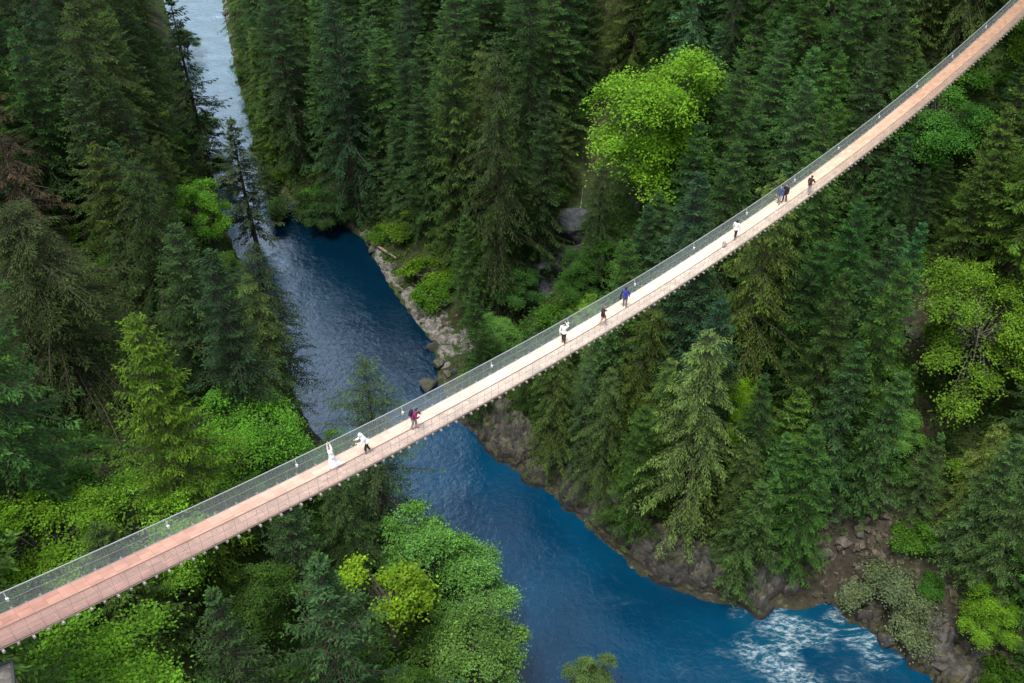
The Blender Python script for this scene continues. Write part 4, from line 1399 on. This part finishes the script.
def person(t, lat, yaw, label, top, legs, hair, pose, skirt=None, shoes=(.03, .03, .03), hood=None, bare_legs=False, long_hair=False, height=1.72, short_sleeve=False):
    """figure facing +X before yaw; pose holds joint offsets in metres"""
    p = dict(lean=0.0, turn=0.0, la=(.10, .05), ra=(.10, -.05), lstep=.08, rstep=-.08, lift=0.0, head=0.0)
    p.update(pose)
    ln = p['lean']
    hip = np.array([0, 0, .93])
    def up(s, y=0.0, f=0.0):
        return hip + np.array([math.sin(ln) * s + math.cos(ln) * f, y, math.cos(ln) * s - math.sin(ln) * f])
    chest, neck = up(.36), up(.52)
    hd = neck + np.array([math.sin(ln * .6 + p['head']) * .17 + .02, 0, math.cos(ln * .6 + p['head']) * .17])
    shl, shr = up(.475, .19), up(.475, -.19)
    def leg(y, step):
        ank = np.array([step, y, .085])
        h0 = hip + [0, y * .95, -.02]
        kn = (h0 + ank) / 2 + [.05 + abs(step) * .12, 0, .01]
        toe = ank + [.15, y * .15, -.055]
        heel = ank + [-.05, 0, -.045]
        return h0, kn, ank, toe, heel
    Lg, Rg = leg(.095, p['lstep']), leg(-.095, p['rstep'])
    def arm(sh, q):
        el = sh + np.array(q[0]); wr = el + np.array(q[1])
        return sh, el, wr
    La = arm(shl, p.get('larm', ((.03, .07, -.28), (.10, .01, -.24))))
    Ra = arm(shr, p.get('rarm', ((.03, -.07, -.28), (.10, -.01, -.24))))
    def ch(pts, rad):
        return [(*q, r) for q, r in zip(pts, rad)]
    body = [ch([hip, up(.18), chest, up(.46)], [.125, .115, .135, .11]), ch([up(.02, .06), up(.02, -.06)], [.125, .125]), ch([shl, up(.44), shr], [.065, .10, .065]),
            ch([up(.46), neck, hd - [0, 0, .05]], [.07, .055, .06])]
    for g in (Lg, Rg):
        body += [ch(g[:3], [.088, .06, .042]), ch([g[4], g[2], g[3]], [.038, .042, .028])]
    for a, sg in ((La, 1), (Ra, -1)):
        body.append(ch(a, [.052, .042, .03]))
        d = unit(a[2] - a[1]); sd = unit(np.cross(d, [0.31, .2, 1.0])); nn = np.cross(d, sd)
        palm = a[2] + d * .075
        body.append([(*a[2], .03), (*(a[2] + d * .03 + sd * .012), .03), (*palm, .03)])
        for k, L in enumerate((.068, .08, .074, .058)):
            o = palm + sd * (.033 - .022 * k)
            body.append([(*o, .011), (*(o + d * L * .55), .010), (*(o + d * L * .9 + nn * .02 * sg), .009)])
        body.append([(*(a[2] + d * .03), .014), (*(a[2] + d * .06 + sd * .05), .0115), (*(a[2] + d * .095 + sd * .06), .0105)])
    hx = np.array([math.cos(p['turn']), math.sin(p['turn']), 0]); hy = np.array([-hx[1], hx[0], 0])
    tilt = ln * .6 + p['head']
    hx = hx * math.cos(tilt) + np.array([0, 0, -math.sin(tilt)]); hz = np.cross(hx, hy)
    H_ = lambda a, b, c: tuple(hd + hx * a + hy * b + hz * c)
    body += [[(*H_(-.015, 0, .03), .092)], [(*H_(.015, 0, -.01), .082)], [(*H_(.055, 0, -.075), .042)], [(*H_(.088, 0, .02), .014), (*H_(.108, 0, -.018), .016)],
             [(*H_(.07, .03, -.05), .02), (*H_(.07, -.03, -.05), .02)], [(*H_(-.005, .088, .0), .022)], [(*H_(-.005, -.088, .0), .022)]]
    root = empty('person', tuple(bp(t, lat)), BPHI + yaw)
    k = height / 1.72
    root.scale = (k, k, k)
    tag(root, label, 'person', 'people crossing the bridge')
    link('body', blob(body, .0095), root, SKIN)
    for s in (1, -1):
        e = MB(); e.tube([H_(.072, .034 * s, .018), H_(.082, .034 * s, .018)], [.013, .009], 8)
        e.build('eye', cloth((.02, .015, .012)), root)
    e = MB(); e.tube([H_(.088, .024, -.056), H_(.094, 0, -.058), H_(.088, -.024, -.056)], .006, 5); e.build('mouth', cloth((.35, .12, .10)), root)
    # hair or hood
    hp = [[(*H_(-.035, 0, .05), .098)], [(*H_(-.06, 0, -.01), .085)], [(*H_(-.02, .05, .06), .07)], [(*H_(-.02, -.05, .06), .07)]]
    if long_hair:
        hp.append([(*H_(-.07, 0, -.03), .085), (*(up(.42, 0, -.13)), .07), (*(up(.26, 0, -.15)), .04)])
    link('hair', blob(hp, .016), root, cloth(hair))
    if hood:
        link('hood', blob([[(*H_(-.045, 0, .035), .125)], [(*H_(-.03, 0, .07), .118)], [(*H_(-.07, 0, -.07), .11), (*up(.47, 0, -.05), .12)]], .018), root, cloth(hood))
    # clothes follow the limbs a little outside the skin
    tp = [ch([up(-.04), up(.18), chest, up(.46)], [.15, .138, .158, .125]), ch([up(0, .06), up(0, -.06)], [.15, .15]), ch([shl, up(.44), shr], [.085, .115, .085])]
    for a in (La, Ra):
        tp.append(ch(a[:2], [.078, .066]) if short_sleeve else ch([a[0], a[1], a[1] * .12 + a[2] * .88], [.078, .064, .05]))
    link('jacket' if not short_sleeve else 'shirt', blob(tp, .017), root, cloth(top))
    if skirt:
        link('skirt', blob([[(*up(.02), .15), (*(hip + [0, 0, -.3]), .20), (*(hip + [-.02, 0, -.62]), .27), (*(hip + [-.05, 0, -.78]), .29)],
                            [(*(hip + [-.1, 0, -.6]), .24), (*(hip + [-.42, .05, -.84]), .16), (*(hip + [-.62, .08, -.88]), .08)]], .022), root, cloth(skirt))
    else:
        tr = [ch([hip, up(.03)], [.138, .13]), ch([hip + [0, .06, 0], hip + [0, -.06, 0]], [.135, .135])]
        for g in (Lg, Rg):
            if bare_legs:
                tr.append(ch([g[0], g[0] * .35 + g[1] * .65], [.105, .10]))
            else:
                tr.append(ch([g[0], g[1], g[1] * .08 + g[2] * .92], [.105, .078, .06]))
        link('shorts' if bare_legs else 'trousers', blob(tr, .017), root, cloth(legs))
    for g in (Lg, Rg):
        link('shoe', blob([ch([g[4] + [0, 0, -.0], g[2] + [.01, 0, -.025], g[3]], [.048, .05, .042])], .015), root, cloth(shoes))
    return root, up


WHITE, BLACK, NAVY = (.80, .80, .80), (.012, .012, .014), (.02, .025, .045)
PEOPLE = []
def feet(u, v): return deck_at(u, v)
t, l = feet(334, 468)
person(t, l, math.pi * .95, 'person in a flowing white dress holding both arms high on the walkway', (.85, .85, .86), WHITE, (.02, .015, .012),
       dict(lean=.10, larm=((-.02, .02, .27), (.02, -.10, .26)), rarm=((.0, -.0, .27), (.02, .10, .26)), head=-.1), skirt=(.85, .86, .88))
t, l = feet(369, 453)
person(t, l, math.pi * .9, 'person in a white hooded jacket and black trousers bending forward on the walkway', (.80, .82, .85), BLACK, (.05, .03, .02),
       dict(lean=.55, lstep=.16, rstep=-.16, larm=((.16, .03, -.22), (.18, -.04, .05)), rarm=((.16, -.03, -.22), (.18, .06, .05))), hood=(.84, .84, .85), shoes=(.5, .4, .36))
t, l = feet(413, 428)
r_, up_ = person(t, l, -math.pi * .35, 'person in a magenta jacket leaning forward with a dark backpack', (.16, .012, .075), (.22, .22, .22), (.035, .01, .02),
       dict(lean=.42, lstep=.12, rstep=-.12, larm=((.14, .04, -.24), (.14, -.10, .10)), rarm=((.14, -.04, -.24), (.14, .10, .10))), shoes=(.2, .06, .05))
bk = empty('backpack', r_.location, r_.rotation_euler.z)
bk.scale = r_.scale
tag(bk, 'dark navy backpack worn by the person in magenta', 'backpack')
c = up_(.27, 0, -.23)
link('bag', blob([[(*(c + [0, .07, .13]), .10), (*(c + [-.04, .07, -.13]), .12)], [(*(c + [0, -.07, .13]), .10), (*(c + [-.04, -.07, -.13]), .12)]], .02), bk, cloth((.012, .012, .03)))
mbk = MB()
for s in (1, -1):
    mbk.tube([up_(.40, s * .09, -.13), up_(.52, s * .10, .0), up_(.40, s * .11, .165), up_(.15, s * .13, .08), up_(.10, s * .12, -.12)], .016, 5)
mbk.build('strap', cloth((.01, .01, .012)), bk)
t, l = feet(563, 342)
person(t, l, math.pi * 1.15, 'dark haired person in a white top and black trousers lifting one arm to the head', (.78, .78, .76), BLACK, (.012, .010, .009),
       dict(lstep=.14, rstep=-.12, larm=((.08, .10, .18), (-.02, -.16, .20)), rarm=((.02, -.09, -.27), (.06, .02, -.24))), long_hair=True)
t, l = feet(602, 325)
person(t, l, -math.pi * .3, 'person in a black top and pink shorts walking with one arm out', BLACK, (.55, .22, .18), (.16, .10, .05),
       dict(lean=.06, lstep=.26, rstep=-.26, rarm=((.10, -.22, -.14), (.12, -.20, -.06)), larm=((.06, .06, -.26), (.2, -.05, .02))), bare_legs=True, shoes=(.5, .5, .5))
t, l = feet(624, 306)
r_, up_ = person(t, l, math.pi * .2, 'person in a royal blue jacket standing by the net with a black bag', (.025, .035, .24), (.10, .11, .14), (.02, .015, .013),
       dict(lstep=.05, rstep=-.08, larm=((.05, .10, -.26), (.05, .06, -.24))))
hb = empty('shoulder_bag', r_.location, r_.rotation_euler.z); hb.scale = r_.scale
tag(hb, 'black shoulder bag hanging at the side of the person in blue', 'bag')
c = up_(-.02, .34, -.02)
link('bag', blob([[(*(c + [.09, 0, .10]), .075), (*(c + [.10, 0, -.12]), .085)], [(*(c + [-.09, 0, .10]), .075), (*(c + [-.10, 0, -.12]), .085)]], .018), hb, cloth((.01, .01, .011)))
mbk = MB(); mbk.tube([c + [.1, 0, .15], up_(.40, .27, .06), up_(.555, .15, .0), up_(.40, .27, -.08), c + [-.1, 0, .15]], .015, 5); mbk.build('strap', cloth((.01, .01, .012)), hb)
t7, l7 = feet(735, 239)
person(t7, l7, math.pi * .05, 'person in a white top and black trousers striding with legs apart', (.74, .72, .70), BLACK, (.014, .011, .010),
       dict(lean=.06, lstep=.28, rstep=-.26))
t, l = feet(724, 245)
tb = empty('tote_bag', tuple(bp(t, l)), .4 + BPHI)
tag(tb, 'slumped grey bag lying on the boards behind the striding person', 'bag')
link('bag', blob([[(-.30, 0, .12, .11), (.0, .03, .15, .14), (.28, 0, .10, .09)], [(-.2, -.12, .09, .08), (.18, -.10, .09, .08)]], .022), tb, cloth((.24, .23, .24)))
mbk = MB(); mbk.tube([(-.2, .02, .2), (-.1, .1, .33), (.08, .12, .33), (.2, .03, .17)], .014, 5); mbk.build('handle', cloth((.08, .08, .08)), tb)
t, l = feet(778, 203)
person(t, l, math.pi * 1.05, 'person in a blue shirt and grey trousers walking beside someone in black', (.035, .075, .16), (.22, .23, .25), (.03, .02, .018), dict(lstep=.14, rstep=-.14))
t, l = feet(784, 201)
person(t, l, math.pi * .95, 'person dressed all in black walking beside someone in a blue shirt', BLACK, (.016, .016, .018), (.012, .01, .01), dict(lstep=-.10, rstep=.12))
t, l = feet(808, 193)
person(t, l, math.pi * .02, 'person in a dark brown jacket and pale trousers walking towards the far end', (.035, .018, .016), (.36, .33, .34), (.02, .014, .012),
       dict(lean=.16, lstep=.18, rstep=-.18, rarm=((.10, -.08, -.24), (.20, .02, -.06))))

# ------------------------------------------------------------ lookout roof at the left bridge head
px, py, pz = at_z(-6, 678, 57.5)
sh = empty('lookout_hut', (px, py, pz), R(25))
tag(sh, 'small lookout hut with a flat grey roof at the lower left corner', 'hut')
gz = th(px, py)
m = MB(); m.box((-.55, -.75, -.03), (1.25, 0, 0), (0, 1.25, 0), (0, 0, .03)); m.build('roof', M['gravel'], sh)
m = MB()
for a, b, c_, d_ in ((.75, -.75, .06, 1.37), (-1.85, -.75, .06, 1.37), (-.55, .55, 1.24, .06), (-.55, -2.05, 1.24, .06)):
    m.box((a, b, -.02), (c_, 0, 0), (0, d_, 0), (0, 0, .075))
m.build('roof_edge', mat_plain('dark_metal', (.05, .055, .06), .5, .3), sh)
for a in (.55, -1.65):
    for b in (.35, -1.85):
        m = MB(); dep = pz - gz + 1.5
        m.box((a, b, -.08 - dep / 2), (.07, 0, 0), (0, .07, 0), (0, 0, dep / 2)); m.build('post', M['rail'], sh)
m = MB(); m.box((-.55, -.75, -2.5), (1.2, 0, 0), (0, 1.2, 0), (0, 0, .06)); m.build('floor', M['beam'], sh)

# ------------------------------------------------------------ boulders, gully rocks, log, trickle
def rock_mesh(seed, el=(1, .8, .6)):
    rg = np.random.default_rng(seed)
    n, k = 30, 20
    V, F = [], []
    pl = unit(rg.normal(0, 1, (11, 3))); off = rg.uniform(.45, .85, 11)
    for i in range(k + 1):
        a = math.pi * i / k
        for j in range(n):
            b = 2 * math.pi * j / n
            d = np.array([math.sin(a) * math.cos(b), math.sin(a) * math.sin(b), math.cos(a)])
            c = pl @ d
            r = min(1.0, np.min(np.where(c > .15, off / np.maximum(c, .15), 9)))
            r += .05 * float(fbm(d[0] * 3 + seed, d[1] * 3, d[2] * 3, 3, seed))
            V.append(d * r * np.array(el))
    for i in range(k):
        for j in range(n):
            F.append((i * n + j, (i + 1) * n + j, (i + 1) * n + (j + 1) % n, i * n + (j + 1) % n))
    me = mesh_np('boulder', V, np.array(F), False)
    return me


BM = [rock_mesh(i, (1, random.uniform(.65, .95), random.uniform(.45, .75))) for i in range(6)]
for q in BM: q.materials.append(M['boulder'])
BLD = [  # image position, size in metres, label
    (428, 386, 2.2, 'largest yellowish boulder at the foot of the gravel bar by the walkway'), (410, 300, .9, 'small dark rock at the water edge of the gravel bar'),
    (420, 318, 1.0, 'rounded rock in the shallows below the gravel bar'), (432, 350, 1.6, 'dark block at the lower end of the gravel bar'), (440, 366, 1.7, 'wet block just above the largest yellowish boulder'),
    (395, 268, 1.0, 'small rock where the gravel bar begins'), (448, 376, 1.3, 'grey rock touching the walkway net below the gravel bar'),
    (402, 282, .8, 'tiny rock on the middle edge of the gravel bar'), (372, 250, 1.2, 'rock beside the drift log'), (455, 372, 1.0, 'pale rock at the gully mouth'),
    (560, 270, 6.5, 'bluish grey slab in the dark gully'), (572, 232, 6.0, 'dark rock wall in the upper part of the gully'), (546, 300, 5.5, 'dark slab lowest in the gully'),     (590, 512, 1.8, 'grey block on the ledge bend'),     (655, 568, 1.7, 'brown block low on the ledge'), (700, 585, 1.5, 'dark wet block low on the ledge near the rapids'), (742, 590, 1.7, 'grey block at the end of the ledge'), (788, 590, 1.8, 'ochre mossy boulder above the rapids'),
    (820, 560, 1.7, 'pale boulder on the rocky slide'), (842, 545, 1.3, 'small boulder high on the rocky slide'), (868, 512, 1.4, 'topmost boulder of the rocky slide'),
    (885, 640, 1.7, 'dark boulder under the willow by the rapids'), (915, 655, 1.8, 'brown boulder at the water below the willow'), (945, 640, 1.6, 'grey boulder between willow and right bush'), (940, 668, 1.7, 'wet boulder at the lower right shore'),
    (935, 318, 2.6, 'broad pale face of the rock outcrop on the right slope'), (918, 335, 1.8, 'lower block of the rock outcrop on the right slope'),
    (728, 540, 1.2, 'white angular block above the ledge'), (836, 520, 1.1, 'white stone on the rocky slide'), (858, 532, 1.2, 'rust stained stone on the rocky slide'),
    (232, 38, 1.2, 'pale stone on the distant gravel shore'), (236, 58, 1.4, 'grey stone at the end of the distant gravel shore'), (226, 14, 1.2, 'farthest pale stone on the distant gravel shore')]
for i, (u, v, s, lab) in enumerate(BLD):
    x, y, z = ground_at(u, v)
    o = link('boulder', BM[i % 6])
    o.location = (x, y, z + .1 * s); o.scale = (s * .8, s * .8, s * .8)
    o.rotation_euler = (random.gauss(0, .25), random.gauss(0, .25), random.uniform(0, 6.28))
    if 'slab' in lab or 'gully' in lab:
        o.material_slots[0].link = 'OBJECT'; o.material_slots[0].material = M['slab']; o.scale = (s, s * .8, s * .8)
    tag(o, lab, 'rock', 'boulders along the river')
a, b = ground_at(368, 243), ground_at(397, 262)
m = MB()
pp = [np.array(a) + [0, 0, .35], np.array(a) * .6 + np.array(b) * .4 + [0, 0, .5], np.array(b) + [0, 0, .35]]
m.tube(pp, [.30, .26, .18], 9)
m.tube([pp[1], pp[1] + [.4, -.3, .8]], [.09, .03], 6)
tag(m.build('drift_log', M['dead'], None, True), 'bleached drift log lying at the head of the gravel bar', 'log')
# thin waterfall trickling down the gully rocks
pts = []
for (u, v) in ((583, 190), (581, 205), (579, 222), (577, 240), (572, 255)):
    x, y, z = ground_at(u, v); pts.append(np.array([x, y, z + .25]))
m = MB(); m.tube(pts, [.03, .06, .045, .07, .05], 6)
tag(m.build('waterfall', M['white_water'], None, True), 'thin white trickle of water falling down the dark gully', 'waterfall')

# ------------------------------------------------------------ low plants covering the slopes
def ground_cover():
    rg = np.random.default_rng(3)
    n = 120000
    X = rg.uniform(-90, 110, n); Y = rg.uniform(12, 220, n)
    ins = in_poly(X, Y, RIVER)
    dl, dr = seg_dist(X, Y, LB), seg_dist(X, Y, RB)
    dd = np.minimum(dl, dr)
    k = (~ins) & (dd > np.where(Y > 128, .6, 2.4)) & (dd < 75)
    rk = (1 - sstep(3.0, 7.0, dd + 4 * fbm(X / 5, Y / 5, 0, 3, 21))) * sstep(125, 100, Y)
    k &= (rg.random(n) > rk * .93)
    k &= ~((seg_dist(X, Y, GULLY) < 4.5) & (dr < dl))
    k &= ~(((X + 13) ** 2 / 70 + (Y - 120) ** 2 / 230 < 1) & (dr < dl) & (dr < 7) & (rg.random(n) < .95))
    k &= fbm(X / 6, Y / 6, 0, 3, 91) > -.34
    for (u, v, s) in ((935, 315, 5), (850, 535, 6), (875, 575, 5), (915, 630, 5)):
        p = ground_at(u, v)
        k &= ~(((X - p[0]) ** 2 + (Y - p[1]) ** 2 < s * s) & (rg.random(n) < .85))
    X, Y = X[k], Y[k]
    Z = terrain_h(X, Y)
    m = 7
    P = np.repeat(np.stack([X, Y, Z], 1), m, 0)
    N = len(P)
    P[:, 2] += np.abs(rg.normal(0, .28, N)) + .05
    P[:, :2] += rg.normal(0, .35, (N, 2))
    U = unit(rg.normal(0, .45, (N, 3)) + [0, 0, 1.0])
    D = unit(np.cross(U, rg.normal(0, 1, (N, 3))))
    V, F = kites(P, D, U, rg.uniform(.28, .6, N), rg.uniform(.14, .32, N))
    me = mesh_np('ground_cover', V, F, False, {"tip": ('FACE', np.clip(rg.normal(.2, .3, N), 0, 1))})
    o = link('ground_cover', me, None, M['leaf'])
    o.color = (.035, .085, .014, 1)
    tag(o, 'low ferns and leafy plants covering the forest floor', 'ground cover', None, 'stuff')


ground_cover()


def scree():
    rg = np.random.default_rng(12)
    m = MB()
    spots = [(935, 318, 4.5, 150), (850, 538, 5.0, 260), (872, 575, 4.5, 200), (925, 640, 4.5, 160), (800, 575, 3.5, 110), (970, 668, 4.0, 120), (430, 330, 4.0, 120), (410, 290, 3.0, 70)]
    for (u, v, s, n) in spots:
        p = ground_at(u, v)
        for _ in range(n):
            x, y = p[0] + rg.normal(0, s * .6), p[1] + rg.normal(0, s * .6)
            z = th(x, y)
            if z < .1: continue
            if rg.random() < .4: continue
            r = .08 + .5 * rg.random() ** 3
            if (u, v) in ((430, 330), (410, 290)): r *= .6; z += .15
            A = unit(rg.normal(0, 1, 3)); B = unit(np.cross(A, rg.normal(0, 1, 3))); C_ = np.cross(A, B)
            c = np.array([x, y, z + r * .25])
            V = [c + r * (a * A * rg.uniform(.7, 1.2) + b * B * rg.uniform(.5, 1) + d * C_ * rg.uniform(.35, .8)) for d in (-1, 1) for b in (-1, 1) for a in (-1, 1)]
            m.add(V, [(0, 2, 3, 1), (4, 5, 7, 6), (0, 1, 5, 4), (2, 6, 7, 3), (0, 4, 6, 2), (1, 3, 7, 5)])
    tag(m.build('scree', M['scree']), 'loose broken stones littering the bare rocky slopes and shore', 'stones', None, 'stuff')


scree()
